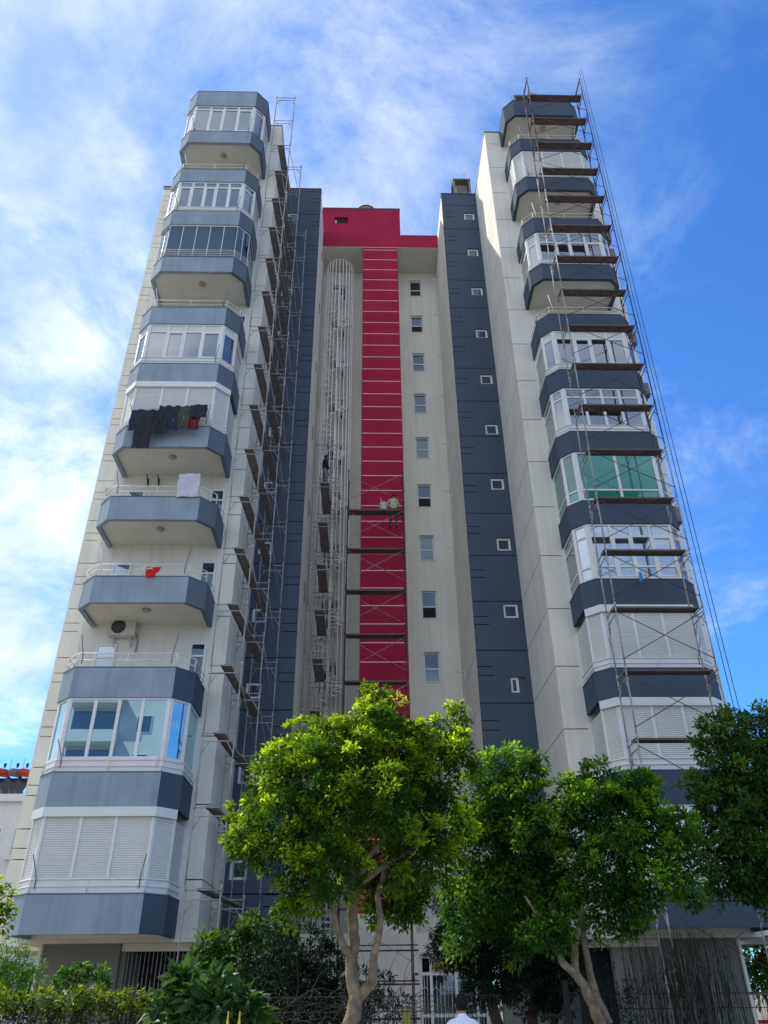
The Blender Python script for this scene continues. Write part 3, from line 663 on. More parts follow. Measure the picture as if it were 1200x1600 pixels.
# beside the spiral stair
SD = thing('scaffold', 'narrow steel scaffold standing by the spiral stair with a worker on its top plank', 'scaffold', (-1.8, 26.8, 0))
fmD = frame_mesh(.86, 1.95, 'x', 'steel', 'frame'); pmD = plank_mesh(2.48, .36, 'y', m='plankgrey')
ztop = at(500, 752, 26.8).z
for q in range(0, 11):
    z = ztop-1.95*(10-q)
    for (x, y) in ((-2.16, 26.8), (-2.16, 29.3)):
        if y > 29 and z < 3.4 or z < .2: continue
        put('frame', fmD, SD, (x+random.uniform(-.02, .02)+.012*(5-q)*-1*.6, y, z-.02 if True else z))
    if z > 1.5:
        put('plank', pmD, SD, (-1.93+.012*(q-5)*.6, 26.82, z-.02)); 
        if q % 2: brace(SD, (-1.30, 26.8, z+.3), (-1.30, 29.3, z+1.6))
z0 = ztop-1.95*10; z0 = z0 if z0 > .2 else z0+1.95
for x in (-2.16, -1.30):
    lg = MB(); lg.tube([(x, 26.8, 0), (x, 26.8, z0)], .024, 6); lg.box(x-.08, x+.08, 26.72, 26.88, 0, .02); lg.build('base_leg', 'steel', SD)
    lg = MB(); lg.tube([(x, 29.3, 3.3), (x, 29.3, 5.0)], .024, 6); lg.build('base_leg', 'steel', SD)
# in front of the right tower bays
SR = thing('scaffold', 'tall rusty scaffold with plank decks across the front of the right tower bays', 'scaffold', (8.3, 19.7, 0))
fmR1 = frame_mesh(.8, 1.87, 'y', 'steel', 'frame'); fmR2 = frame_mesh(.8, 1.87, 'y', 'rust', 'frame'); pmR = plank_mesh(2.48, .33, 'x')
zr0 = 7.15-1.87*4
XL = lambda z: 6.9+.0158*z; 
for q in range(0, 21):
    z = zr0+1.87*q
    xl, xr = XL(z), XL(z)+2.49
    zz_ = max(z, .15)
    for x, fmm in ((xl, fmR1 if q < 17 else fmR2), (xr, fmR1 if q < 9 else fmR2)):
        o = put('frame', fmm, SR, (x, 19.65+random.uniform(-.01, .01), zz_)); o.rotation_euler.y = .0158; o.scale.z = .55 if q == 20 else 1
    if z > 1 and q < 20: pass
    if z > 1:
        put('plank', pmR, SR, (xl+.01, 19.86, z+.03))
        if q == 20: continue
        brace(SR, (xl, 19.63, z+.25), (xr, 19.63, z+1.65), 'rust', .012); brace(SR, (xl, 19.62, z+1.65), (xr, 19.62, z+.25), 'rust', .012)
        if q > 14: brace(SR, (xl, 20.46, z+1.5), (xr, 20.46, z+.4), 'rust', .009)
for x in (XL(0), XL(0)+2.49):
    for y in (19.65, 20.45): lg = MB(); lg.box(x-.1, x+.1, y-.1, y+.1, 0, .03); lg.tube([(x, y, .03), (x, y, .2)], .02, 6); lg.build('base_jack', 'steel', SR)
for i, dx in enumerate((.03, .11)):
    mb = MB(); x = XL(38)+2.49+dx
    mb.tube([(x-.25*.0-.42*(1-k/12)-.05*math.sin(math.pi*k/12), 19.5-.1*i, 38*k/12+.6) for k in range(13)], .011, 5); mb.build('hoist_rope', 'rope', SR)
# ------------------------------------------------------------------ air conditioners
def ac(loc, face, label, big=1.0, dark=False, group='air conditioner outdoor units'):
    A = thing('air_conditioner', label, 'air conditioner', loc, group)
    rz = {'-y': 0, '-x': -math.pi/2, '+x': math.pi/2}[face]
    mb = MB(); wd, h, dp = .80*big, .56*big, .29*big
    mb.box(-wd/2, wd/2, -dp, -.03, 0, h); mb.box(-wd/2+.01, wd/2-.01, -dp-.008, -dp+.001, h-.05, h-.01)
    put('casing', mb.mesh('casing', 'acgrey' if dark else 'acbody'), A, loc, rz)
    f = MB(); f.lathe([(.225*big, 0), (.225*big, .012), (.20*big, .014)], (-wd*.16, -dp-.014, h*.5), 20, axis='y'); put('fan_opening', f.mesh('fan_opening', 'acdark'), A, loc, rz)
    f = MB()
    for r in (.06, .11, .16, .21): f.tube([(-wd*.16+r*big*math.cos(2*math.pi*k/18), -dp-.018, h*.5+r*big*math.sin(2*math.pi*k/18)) for k in range(19)], .005, 4, cap=False)
    for k in range(4): a = math.pi*k/4; f.tube([(-wd*.16-.22*big*math.cos(a), -dp-.02, h*.5-.22*big*math.sin(a)), (-wd*.16+.22*big*math.cos(a), -dp-.02, h*.5+.22*big*math.sin(a))], .005, 4)
    put('fan_guard', f.mesh('fan_guard', 'acgrey'), A, loc, rz)
    for x in (-wd*.33, wd*.33):
        b = MB(); b.box(x-.02, x+.02, -dp-.03, 0, -.035, -.002); b.box(x-.02, x+.02, -.03, 0, -.3, -.036); b.tube([(x, -dp, -.03), (x, -.02, -.27)], .012, 5); put('bracket', b.mesh('bracket', 'acbody' if not dark else 'acgrey'), A, loc, rz)
    p = MB(); p.tube([(wd/2, -dp*.5, .1), (wd/2+.05, -dp*.5, .08), (wd/2+.07, -.04, -.1), (wd/2+.06, -.03, -.5)], .018, 6); put('coolant_pipe', p.mesh('coolant_pipe', 'acgrey'), A, loc, rz)
    return A
q = at(193, 998, W); ac((q.x, W-.01, q.z), '-y', 'cream air conditioner on the balcony wall under the red cloth balcony')
for px, py, lb in ((245, 372, 'high air conditioner left of the smoked glass balcony'), (213, 522, 'air conditioner left of the curtained windows above the laundry'), (192, 607, 'air conditioner left of the shuttered balcony with laundry'),
                   (158, 795, 'upper of two air conditioners left of the balcony with the lilac towel'), (146, 822, 'lower of two air conditioners left of the balcony with the lilac towel'), (47, 1232, 'lowest air conditioner left of the shuttered first floor bay')):
    q = at(px, py, 23.5); ac((-8.98, 23.45, q.z), '-x', lb, 1.05, px != 158)
for px, py, lb in ((948, 388, 'highest air conditioner right of the right tower bays'), (957, 415, 'second air conditioner from the top, right of the right tower bays'), (990, 548, 'air conditioner right of the curtained windows on the right tower'), (1015, 628, 'air conditioner just above the green glass, right tower'), (1066, 825, 'lowest air conditioner beside the hoist ropes, right tower')):
    q = at(px, py, 22.4); ac((10.45, 22.35, q.z), '+x', lb, 1.0, True)
# ------------------------------------------------------------------ laundry and cloths
def cloth(name, x0, x1, ztop, zbot, y, m, label, cat, group=None, legs=False, wob=.03, slope=0, taper=0):
    mb = MB(); nx, nz = 15, 10; vs = []
    for j in range(nz+1):
        for i in range(nx+1):
            u, v = i/nx, j/nz; c = (x0+x1)/2; x = x0+(x1-x0)*u*(1-taper*v)
            vs.append((x+.01*math.sin(9*v+u*4), y+wob*math.sin(u*11+x0*7)*(.3+v)+.012*math.sin(v*9+u*5), ztop-(ztop-zbot)*v-slope*u-.025*min(1, wob/.02)*math.sin(u*9+x0*3)*(1-v)))
    fs = []
    for j in range(nz):
        for i in range(nx):
            if legs and j > 4 and i == 7: continue
            fs.append((j*(nx+1)+i, (j+1)*(nx+1)+i, (j+1)*(nx+1)+i+1, j*(nx+1)+i+1))
    b = len(vs); vs += [(x, yy+.015, z) for x, yy, z in vs]; fs += [tuple(b+i for i in reversed(f)) for f in fs]
    mb.add(vs, fs, 0, True); return tag(mb.build(name, m), label, cat, group)
Yc = 20.72; ln = MB()
zA, zB = at(205, 640, Yc), at(325, 632, Yc)
for h in (0, .05): ln.tube([zA+Vector((0, h*2, h)), (zA+zB)/2+Vector((0, h*2, h-.04)), zB+Vector((0, h*2, h))], .005, 4)
tag(ln.build('clothesline', 'rope'), 'thin clothesline strung across the shuttered balcony', 'clothesline')
for (a, b, t, bt, m, nm, lb, lg) in ((206, 240, 640, 672, 'cloth4', 'jacket', 'dark jacket at the left end of the clothesline', 0), (216, 243, 641, 700, 'cloth1', 'long_skirt', 'long charcoal garment hanging lowest over the blue parapet', 0),
      (236, 252, 640, 672, 'cloth1', 'sweatshirt', 'charcoal top between the long garment and the jeans', 0), (249, 266, 634, 676, 'cloth1', 'hooded_top', 'black top with a drooping sleeve in the middle of the line', 0), (264, 283, 634, 671, 'cloth4', 'jeans', 'dark blue jeans on the clothesline', 1), (281, 299, 634, 668, 'cloth2', 'olive_trousers', 'olive trousers on the clothesline', 1),
      (297, 314, 640, 671, 'cloth3', 'maroon_trousers', 'maroon trousers on the clothesline', 1), (298, 325, 632, 652, 'cloth1', 'shirt', 'black shirt with a hanging sleeve at the right end of the line', 0)):
    yy = Yc-.02*random.random()-(.05 if nm in ('long_skirt', 'shirt') else 0)
    A, B, C = at(a, t, yy), at(b, t, yy), at((a+b)/2, bt, yy)
    cloth(nm, A.x, B.x, A.z, C.z, yy, m, lb, 'clothes', 'washing on the line', bool(lg), .022)
A, B = at(280, 740, 20.98), at(309, 776, 20.98); cloth('towel', A.x, B.x, A.z, B.z, 20.98, 'towel', 'pale lilac towel hanging over the balcony rail', 'towel', None, False, .012)
A, B = at(229, 886, 20.98), at(250, 901, 20.98); f = cloth('red_cloth', A.x, B.x, A.z, B.z, 20.98, 'flag', 'small red cloth with a white mark on a balcony rail', 'cloth', None, False, .004, 0, .42)
mb = MB(); mb.tube([(A.x+.04, 20.955, A.z-.08), (A.x+.14, 20.95, A.z-.06), (A.x+.22, 20.95, A.z-.10)], [.012, .02, .008], 6); o = put('white_mark', mb.mesh('white_mark', 'white_c')); o.parent = f
A, B = at(997, 893, 20.95), at(1006, 910, 20.95); cloth('blue_cloth', A.x, B.x, A.z, B.z, 20.95, 'bluec', 'light blue cloth hung under the blinds on the right tower', 'cloth')
A, B = at(1006, 891, 20.93), at(1011, 905, 20.93); cloth('yellow_cloth', A.x, B.x, A.z, B.z, 20.93, 'yellow', 'small yellow cloth beside the light blue cloth', 'cloth')
for i, (px, lb) in enumerate(((231, 'left of two dark V shaped wall brackets behind the lilac towel balcony'), (248, 'right of two dark V shaped wall brackets behind the lilac towel balcony'))):
    q = at(px, 760, W); mb = MB()
    mb.box(q.x-.03, q.x+.01, W-.03, W-.004, q.z-.02, q.z+.3); mb.tube([(q.x, W-.03, q.z), (q.x+.03, W-.4, q.z+.25)], .022, 5)
    tag(mb.build('wall_bracket', 'acdark'), lb, 'bracket', 'wall brackets')
# ------------------------------------------------------------------ people
def body(name, J, E, tags, mats, parent, sub=2):
    me = bpy.data.meshes.new(name); names = list(J); idx = {n: i for i, n in enumerate(names)}
    me.from_pydata([J[n][0] for n in names], [(idx[a], idx[b]) for a, b in E], [])
    o = bpy.data.objects.new(name, me); COL.objects.link(o)
    md = o.modifiers.new('skin', 'SKIN'); md.use_smooth_shade = True
    for i, n in enumerate(names):
        r = J[n][1]; r = r if isinstance(r, tuple) else (r, r)
        me.skin_vertices[0].data[i].radius = r; me.skin_vertices[0].data[i].use_root = (n == 'pelvis')
    s = o.modifiers.new('sub', 'SUBSURF'); s.levels = s.render_levels = sub
    bpy.context.view_layer.update()
    m2 = bpy.data.meshes.new_from_object(o.evaluated_get(bpy.context.evaluated_depsgraph_get())); bpy.data.objects.remove(o)
    m2.materials.clear()
    for k in mats: m2.materials.append(K[k])
    bones = [(Vector(J[a][0]), Vector(J[b][0]), tags.get((a, b), 0)) for a, b in E]
    for p in m2.polygons:
        c = p.center; best = 1e9
        for a, b, t in bones:
            ab = b-a; u = max(0, min(1, (c-a).dot(ab)/ab.length_squared)); dd = (c-(a+ab*u)).length
            if dd < best: best = dd; p.material_index = t
        p.use_smooth = True
    return put(name, m2, parent)
def head(par, c, fwd, hairm='hair', cap=None, s=1.0):
    # skull with nose, ears and hair
    c = Vector(c); f = Vector(fwd).normalized(); r = f.cross(Vector((0,0,1))).normalized(); u = r.cross(f)
    def ell(rx, ry, rz, off=(0,0,0), cut=None, n=14, m=10):
        mb = MB(); vs = []; fs = []
        for j in range(m+1):
            th = math.pi*j/m
            for i in range(n):
                ph = 2*math.pi*i/n; x, y, z = math.sin(th)*math.cos(ph), math.sin(th)*math.sin(ph), math.cos(th)
                k = 1-.16*max(0, -z)
                q = c+r*((x*rx*k+off[0])*s)+f*((y*ry*k+off[1])*s)+u*((z*rz+off[2])*s); vs.append(q)
        for j in range(m):
            for i in range(n):
                if cut and cut(j/m, (i+.5)/n): continue
                fs.append((j*n+i, (j+1)*n+i, (j+1)*n+(i+1)%n, j*n+(i+1)%n))
        mb.add(vs, fs, 0, True); return mb
    hd = ell(.075, .095, .118); 
    e = lambda o, a, b, d_: hd.v.extend([]) 
    h = hd.build('head', 'skin', par)
    nm = ell(.014, .022, .022, (0, .098, -.012), None, 8, 6); nm.build('nose', 'skin', h)
    for sx in (-1, 1):
        ell(.010, .022, .032, (sx*.078, -.005, -.005), None, 8, 6).build('ear', 'skin', h)
        ell(.010, .006, .007, (sx*.030, .086, .018), None, 8, 6).build('eye', 'hair', h)
    ell(.022, .006, .006, (0, .086, -.052), None, 8, 6).build('mouth', 'cloth3', h)
    hr = ell(.086, .106, .122, (0, -.008, .006), lambda v, w_: v > .66 or (v > .36 and .08 < w_ < .42)); hr.build('hair', hairm, h)
    if cap: ell(.088, .110, .09, (0, -.006, .045), lambda v, w_: v > .5).build('cap', cap, h)
def hand(par, wrist, dirv, palm_n, m='skin'):
    w0, d, n = Vector(wrist), Vector(dirv).normalized(), Vector(palm_n).normalized(); sd_ = d.cross(n).normalized()
    mb = MB(); mb.tube([w0, w0+d*.04, w0+d*.09], [.022, .036, .034], 8)
    for i, (o, ln_) in enumerate(((-.030, .062), (-.010, .075), (.010, .072), (.030, .055))):
        b = w0+d*.085+sd_*o; mb.tube([b, b+d*ln_*.5+n*.006, b+d*ln_*.9+n*.024], [.010, .009, .007], 6)
    b = w0+d*.03-sd_*.034; mb.tube([b, b+d*.035-sd_*.022+n*.008, b+d*.065-sd_*.022+n*.02], [.012, .010, .008], 6)
    mb.build('hand', m, par)
def standing(name, label, x, y, z0, h, face, mats, armpose, cap=None):
    T_ = thing(name, label, 'person', (x, y, z0)); s = h/1.75
    f = Vector((math.sin(face), math.cos(face), 0)); r = Vector((f.y, -f.x, 0)); B = Vector((x, y, z0))
    V = lambda a, b, c: tuple(B+r*(a*s)+f*(b*s)+Vector((0, 0, c*s)))
    J = {'pelvis': (V(0,0,.93), (.155*s, .115*s)), 'waist': (V(0,0,1.10), (.14*s, .10*s)), 'chest': (V(0,.0,1.30), (.165*s, .115*s)), 'collar': (V(0,-.01,1.44), (.11*s, .08*s)), 'neck': (V(0,.01,1.53), .052*s), 'skull': (V(0,.03,1.60), .055*s)}
    E = [('pelvis','waist'), ('waist','chest'), ('chest','collar'), ('collar','neck'), ('neck','skull')]; tg = {('collar','neck'): 0, ('neck','skull'): 2}
    for sgn, n in ((-1, 'l'), (1, 'r')):
        el, wr = armpose[0 if sgn < 0 else 1]
        J['sho'+n] = (V(sgn*.17, 0, 1.42), .07*s); J['elb'+n] = (V(sgn*el[0], el[1], el[2]), .048*s); J['wri'+n] = (V(sgn*wr[0], wr[1], wr[2]), .033*s)
        J['hip'+n] = (V(sgn*.095, 0, .86), .098*s); J['knee'+n] = (V(sgn*.10, .02+.05*sgn, .48), .066*s); J['ank'+n] = (V(sgn*.10, -.03+.05*sgn, .08), .045*s); J['toe'+n] = (V(sgn*.12, .14+.05*sgn, .035), .036*s)
        E += [('collar','sho'+n), ('sho'+n,'elb'+n), ('elb'+n,'wri'+n), ('pelvis','hip'+n), ('hip'+n,'knee'+n), ('knee'+n,'ank'+n), ('ank'+n,'toe'+n)]
        tg.update({('pelvis','hip'+n): 1, ('hip'+n,'knee'+n): 1, ('knee'+n,'ank'+n): 1, ('ank'+n,'toe'+n): 3})
    body('body', J, E, tg, mats, T_)
    for n in 'lr':
        a, b = Vector(J['elb'+n][0]), Vector(J['wri'+n][0]); hand(T_, b, b-a, -r if n == 'r' else r)
    head(T_, V(0, .045, 1.645), f, cap=cap, s=s)
    return T_
# painter standing on the narrow scaffold, seen from the side
wz = ztop-.005
standing('person', 'worker in a dark navy sweater and grey trousers standing on a scaffold plank', -1.74, 27.35, wz, 1.76, R(80), ['sweater', 'jeans', 'skin', 'black'], (((.20, .03, 1.12), (.16, .16, .90)), ((.20, .04, 1.12), (.15, .18, .92))))
# passer-by whose head and white shirt show at the lower edge
pz = .13
standing('person', 'person with dark hair and a white shirt seen from behind near the entrance', at(722, 1580, 10).x, 10.0, pz, 1.46, R(4), ['shirt', 'black', 'skin', 'black'], (((.24, -.02, 1.12), (.24, .10, .90)), ((.24, .0, 1.12), (.24, .08, .88))))
# painter sitting on the broad scaffold, facing the red wall
zpl = zc0+1.88*10+.035
def sitting():
    x, y = 1.22, 27.72; T_ = thing('person', 'worker in a beige shirt and dark cap sitting on a plank by the red wall', 'person', (x, y, zpl))
    V = lambda a, b, c: (x+a, y+b, zpl+c)
    J = {'pelvis': (V(0,0,.13), (.165,.125)), 'waist': (V(0,-.01,.30), (.15,.11)), 'chest': (V(-.01,.03,.50), (.17,.12)), 'collar': (V(-.02,.07,.64), (.11,.08)), 'neck': (V(-.02,.10,.72), .052), 'skull': (V(-.02,.13,.78), .055)}
    E = [('pelvis','waist'), ('waist','chest'), ('chest','collar'), ('collar','neck'), ('neck','skull')]; tg = {('neck','skull'): 2}
    for s, n in ((-1,'l'), (1,'r')):
        J['sho'+n] = (V(s*.17-.02,.07,.61), .07); J['elb'+n] = (V(s*.25-.02,.16,.38), .048); J['wri'+n] = (V(s*.22-.04,.34,.30), .033)
        J['hip'+n] = (V(s*.10,.06,.10), .10); J['knee'+n] = (V(s*.12,.50,.07), .068); J['ank'+n] = (V(s*.13,.55,-.36), .046); J['toe'+n] = (V(s*.14,.68,-.43), .036)
        E += [('collar','sho'+n), ('sho'+n,'elb'+n), ('elb'+n,'wri'+n), ('pelvis','hip'+n), ('hip'+n,'knee'+n), ('knee'+n,'ank'+n), ('ank'+n,'toe'+n)]
        tg.update({('pelvis','hip'+n): 1, ('hip'+n,'knee'+n): 1, ('knee'+n,'ank'+n): 1, ('ank'+n,'toe'+n): 3, ('elb'+n,'wri'+n): 2})
    body('body', J, E, tg, ['beige', 'trousers', 'skin', 'black'], T_)
    for s, n in ((-1,'l'), (1,'r')):
        a, b = Vector(J['elb'+n][0]), Vector(J['wri'+n][0]); hand(T_, b, b-a, (0, 0, -1))
    head(T_, V(-.02,.14,.83), (0, 1, -.15), cap='black')
sitting()
bk = thing('paint_bucket', 'white paint bucket with a stirring stick on the scaffold plank', 'bucket', (.78, 27.6, zpl))
mb = MB(); mb.lathe([(.125, 0), (.15, .02), (.165, .32), (.172, .33), (.16, .335), (.15, .25)], (.78, 27.6, zpl), 18); mb.build('pail', 'bucket', bk)
mb = MB(); mb.tube([(.80, 27.6, zpl+.1), (.66, 27.58, zpl+.62)], .012, 5); mb.build('stirring_stick', 'rail', bk)
mb = MB(); mb.tube([(.78+.17*math.cos(a), 27.6-.03, zpl+.31-.12*math.sin(a)) for a in [math.pi*k/8 for k in range(9)]], .004, 4); mb.build('handle', 'iron', bk)
# ------------------------------------------------------------------ vegetation
def leaf_mesh(name, pts, dirs, size, age_light, m, aspect=.45, fold=.12, droop=.35):
    n = len(pts); d = dirs+rng.normal(0, .55, (n, 3)); d[:, 2] -= droop*rng.random(n); d /= np.linalg.norm(d, axis=1)[:, None]
    q = rng.normal(0, 1, (n, 3)); q[:, 2] *= .45; s_ = np.cross(d, np.array([0, 0, 1.])+q*.6); s_ /= np.linalg.norm(s_, axis=1)[:, None]+1e-9; nn = np.cross(s_, d)
    L = (size*(.65+.7*rng.random(n)))[:, None]; wd = L*aspect
    v = np.empty((n, 4, 3)); v[:, 0] = pts; v[:, 1] = pts+d*L*.48+s_*wd*.5+nn*L*fold; v[:, 2] = pts+d*L-nn*L*fold*.6; v[:, 3] = pts+d*L*.48-s_*wd*.5+nn*L*fold
    me = bpy.data.meshes.new(name); me.vertices.add(4*n); me.vertices.foreach_set('co', v.ravel())
    me.loops.add(4*n); me.loops.foreach_set('vertex_index', np.arange(4*n, dtype=np.int32)); me.polygons.add(n); me.polygons.foreach_set('loop_start', np.arange(0, 4*n, 4, dtype=np.int32)); me.polygons.foreach_set('loop_total', np.full(n, 4, np.int32))
    me.update(calc_edges=True)
    at_ = me.attributes.new('age_light', 'FLOAT', 'FACE'); at_.data.foreach_set('value', np.clip(age_light, 0, 1).astype(np.float32)); me.materials.append(K[m])
    return me
def clump(blobs, per, twig, lsize, spread=.13, shell=.55, young_light=.5):
    # leaf sprays: every lobe carries small clumps on its surface, each clump its own tuft of leaves, some flushing new growth; the colour also paints lit tops and dark insides
    P, D, A = [], [], []
    zlo = min(b_[0][2]-b_[1][2] for b_ in blobs); zhi = max(b_[0][2]+b_[1][2] for b_ in blobs)
    for (c, r) in blobs:
        c = np.array(c); r = np.array(r); rm_ = float(np.prod(r)**(1/3)); rc0 = min(.20, rm_*.5)
        nl = int(per*twig*np.prod(r)**(2/3)); nC = max(4, int(1.9*(rm_/rc0)**2*2.2)); k = max(6, int(nl*.8/nC))
        u = rng.normal(0, 1, (nC, 3)); u[:, 2] += .25; u /= np.linalg.norm(u, axis=1)[:, None]
        cc = c+u*r*(.55+.62*rng.random(nC))[:, None]; rc = rc0*(.55+.75*rng.random(nC))
        flush_light = young_light*rng.random(nC)**1.3*(.35+.65*np.clip((cc[:, 2]-zlo)/(zhi-zlo+1e-6), 0, 1))
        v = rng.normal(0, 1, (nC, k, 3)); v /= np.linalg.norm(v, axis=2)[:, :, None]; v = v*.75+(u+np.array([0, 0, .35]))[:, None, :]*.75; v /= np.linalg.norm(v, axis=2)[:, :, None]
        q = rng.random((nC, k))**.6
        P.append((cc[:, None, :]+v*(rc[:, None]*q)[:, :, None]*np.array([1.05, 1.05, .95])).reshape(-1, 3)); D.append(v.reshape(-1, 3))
        A.append((flush_light[:, None]*(.25+.75*q)*(.6+.6*rng.random((nC, k)))+.08*rng.random((nC, k))).ravel())
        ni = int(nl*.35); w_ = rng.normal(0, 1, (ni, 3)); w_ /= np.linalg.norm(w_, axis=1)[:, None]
        P.append(c+w_*r*(rng.random(ni)**.45)[:, None]*.82); D.append(w_); A.append(.06*rng.random(ni))  # inner leaves coloured darkest, crown shade painted in
    return np.concatenate(P), np.concatenate(D), np.concatenate(A)
def PB(lst, Y, dep=.8):                                           # crown lobes given as (px, py, radius in px, depth offset)
    out = []
    for px, py, rp, dy in lst:
        c = at(px, py, Y+dy); dist = (Vector(c)-Vector((0, 0, EYE))).dot(fw); r = rp*dist/FPX
        out.append((tuple(c), (r, r*dep, r*.92)))
    return out
def tree(name, label, base, limbs, blobs, per, twig, ls, lm, bark='bark', young_light=.5, spread=.13, shell=.5, group=None, cat='tree', aspect=.45):
    T_ = thing(name, label, cat, base, group)
    if limbs:
        mb = MB()
        for pts, rad in limbs:
            pp = [Vector(p) for p in pts]; fine = []; rr = []
            for i in range(len(pp)-1):
                for k in range(4):
                    u = k/4; fine.append(pp[i].lerp(pp[i+1], u)+Vector((random.uniform(-1, 1), random.uniform(-1, 1), 0))*rad[i]*.14); rr.append(rad[i]*(1-u)+rad[i+1]*u)
            fine.append(pp[-1]); rr.append(rad[-1]); mb.tube(fine, rr, 10)
        mb.build('trunk', bark, T_)
    P, D, A = clump(blobs, per, twig, ls, spread, shell, young_light)
    me = leaf_mesh('crown', P, D, ls, A, lm, aspect); put('crown', me, T_)
    return T_
def limb(pix, Y, rads): return ([at(px, py, Y+dy) for px, py, dy in pix], rads)
# the big ficus in the middle
YT = 11.0; b = at(549, 1598, YT); b0 = (b.x-.03, YT, 0)
limbs = [([b0, (b.x-.02, YT, .7), tuple(at(549,1598,YT)), tuple(at(556,1560,YT)), tuple(at(548,1520,YT)), tuple(at(553,1470,YT)), tuple(at(551,1425,YT)), tuple(at(552,1395,YT)), tuple(at(575,1340,YT-.1)), tuple(at(625,1280,YT-.2)), tuple(at(660,1220,YT))], [.125,.108,.096,.086,.078,.070,.064,.055,.038,.026,.010]),
         limb([(562,1556,0),(582,1535,-.05),(585,1490,-.1),(595,1440,-.1),(590,1400,0),(610,1330,.3),(640,1250,.5)], YT, [.075,.060,.050,.042,.036,.024,.010]),
         limb([(552,1500,0),(535,1475,-.1),(524,1445,-.2),(518,1400,-.3),(480,1330,-.3),(440,1250,-.2)], YT, [.060,.048,.041,.034,.024,.010]),
         limb([(552,1400,0),(550,1340,-.1),(560,1260,0),(575,1170,.1)], YT, [.06,.045,.03,.012]), limb([(555,1385,0),(590,1360,-.1),(640,1330,-.2),(700,1290,-.1)], YT, [.05,.04,.028,.012]), limb([(553,1398,0),(525,1340,.2),(480,1260,.3),(430,1210,.2)], YT, [.045,.035,.022,.01])]
blobs = PB([(590,1108,28,0),(578,1150,44,.2),(520,1165,42,-.1),(472,1165,34,.2),(448,1205,40,-.2),(420,1200,26,.1),(405,1255,34,.2),(375,1305,30,0),(395,1318,32,-.3),(440,1290,52,-.4),(460,1350,56,-.3),(470,1400,38,-.2),(520,1370,52,-.6),(530,1290,72,.4),(560,1220,78,-.2),(620,1195,54,.1),(648,1158,30,0),(682,1165,40,.2),(708,1135,24,.1),(714,1108,13,.1),(715,1175,28,-.1),(685,1220,48,-.2),(640,1270,64,.5),(685,1285,48,.2),(645,1340,54,-.2),(590,1350,48,.7),(600,1400,38,.5),(680,1355,36,.4),(640,1400,36,.6),(625,1428,22,.3),(585,1425,18,.3),(655,1420,20,.4),(585,1085,18,0),(600,1130,34,-.4),(500,1240,62,-.5),(610,1270,58,-.7)], YT)
tree('ficus_tree', 'large bright green ficus tree with pale forked trunk in the centre foreground', b0, limbs, blobs, 1250, 10, .070, 'leaf_a', young_light=1.35, spread=.075, shell=.35)
# second tree, right of it
Y2 = 12.4; b = at(940, 1600, Y2); b0 = (b.x+.12, Y2, 0)
limbs = [([b0, tuple(at(938,1598,Y2)), tuple(at(915,1545,Y2)), tuple(at(899,1520,Y2)), tuple(at(898,1480,Y2)), tuple(at(906,1440,Y2)), tuple(at(915,1390,Y2)), tuple(at(930,1320,Y2))], [.095,.080,.068,.058,.047,.038,.027,.010]),
         limb([(899,1522,0),(880,1505,-.1),(868,1480,-.2),(858,1460,-.2),(820,1400,-.2)], Y2, [.06,.05,.04,.03,.012]),
         limb([(950,1600,.1),(932,1560,.1),(922,1520,.2),(912,1460,.2),(905,1400,.3),(880,1330,.3)], Y2, [.07,.062,.05,.04,.028,.01])]
blobs = PB([(780,1210,36,.2),(815,1225,34,.1),(790,1270,52,.3),(850,1280,48,0),(900,1250,42,-.1),(940,1230,36,0),(985,1245,40,0),(1010,1240,28,.1),(930,1290,60,-.2),(990,1300,56,-.1),(1035,1300,40,0),(1062,1290,26,.1),(1055,1335,36,-.2),(1000,1360,50,-.3),(1065,1385,26,-.5),(1085,1410,14,-.5),(940,1370,56,-.2),(880,1360,60,.2),(820,1350,60,.4),(760,1330,52,.5),(800,1400,56,.5),(870,1420,44,.4),(960,1420,40,0),(1000,1405,34,-.2),(750,1400,48,.6),(730,1440,46,.7),(820,1450,50,.8),(930,1445,20,0),(990,1445,16,0),(850,1462,26,-.3),(872,1440,28,-.3),(880,1475,16,-.3),(760,1250,40,.5),(830,1190,18,.3),(745,1285,40,.6)], Y2)
tree('broadleaf_tree', 'green tree with a pale slanting double trunk right of the entrance', b0, limbs, blobs, 950, 10, .078, 'leaf_b', young_light=1.2, spread=.085, shell=.3)
# dense tree at the right edge
Y3 = 13.4
blobs = PB([(1105,1150,20,0),(1098,1175,16,.1),(1092,1235,24,.1),(1098,1300,28,.2),(1085,1345,26,.2),(1130,1150,30,0),(1160,1140,34,.1),(1190,1150,36,.1),(1225,1140,40,0),(1122,1205,32,-.1),(1158,1212,46,0),(1200,1220,56,.1),(1118,1258,28,0),(1150,1280,46,-.1),(1190,1290,66,.2),(1245,1260,70,.3),(1128,1330,40,.1),(1168,1345,48,0),(1210,1360,56,.1),(1140,1378,32,.1),(1130,1385,22,-.1),(1190,1385,32,0),(1245,1380,44,.2),(1260,1180,60,.2),], Y3)
b = at(1290, 1590, Y3)
tree('evergreen_tree', 'dense dark green tree at the right edge of the view', (b.x, Y3, 0), [([(b.x, Y3, 0), (b.x-.1, Y3, 1.8), tuple(at(1250,1400,Y3)), tuple(at(1200,1300,Y3)), tuple(at(1160,1210,Y3))], [.16,.13,.1,.06,.015]), limb([(1250,1400,0),(1200,1370,0),(1140,1340,0)], Y3, [.07,.04,.012])], blobs, 800, 10, .084, 'leaf_g', young_light=.85, spread=.09, shell=.3)
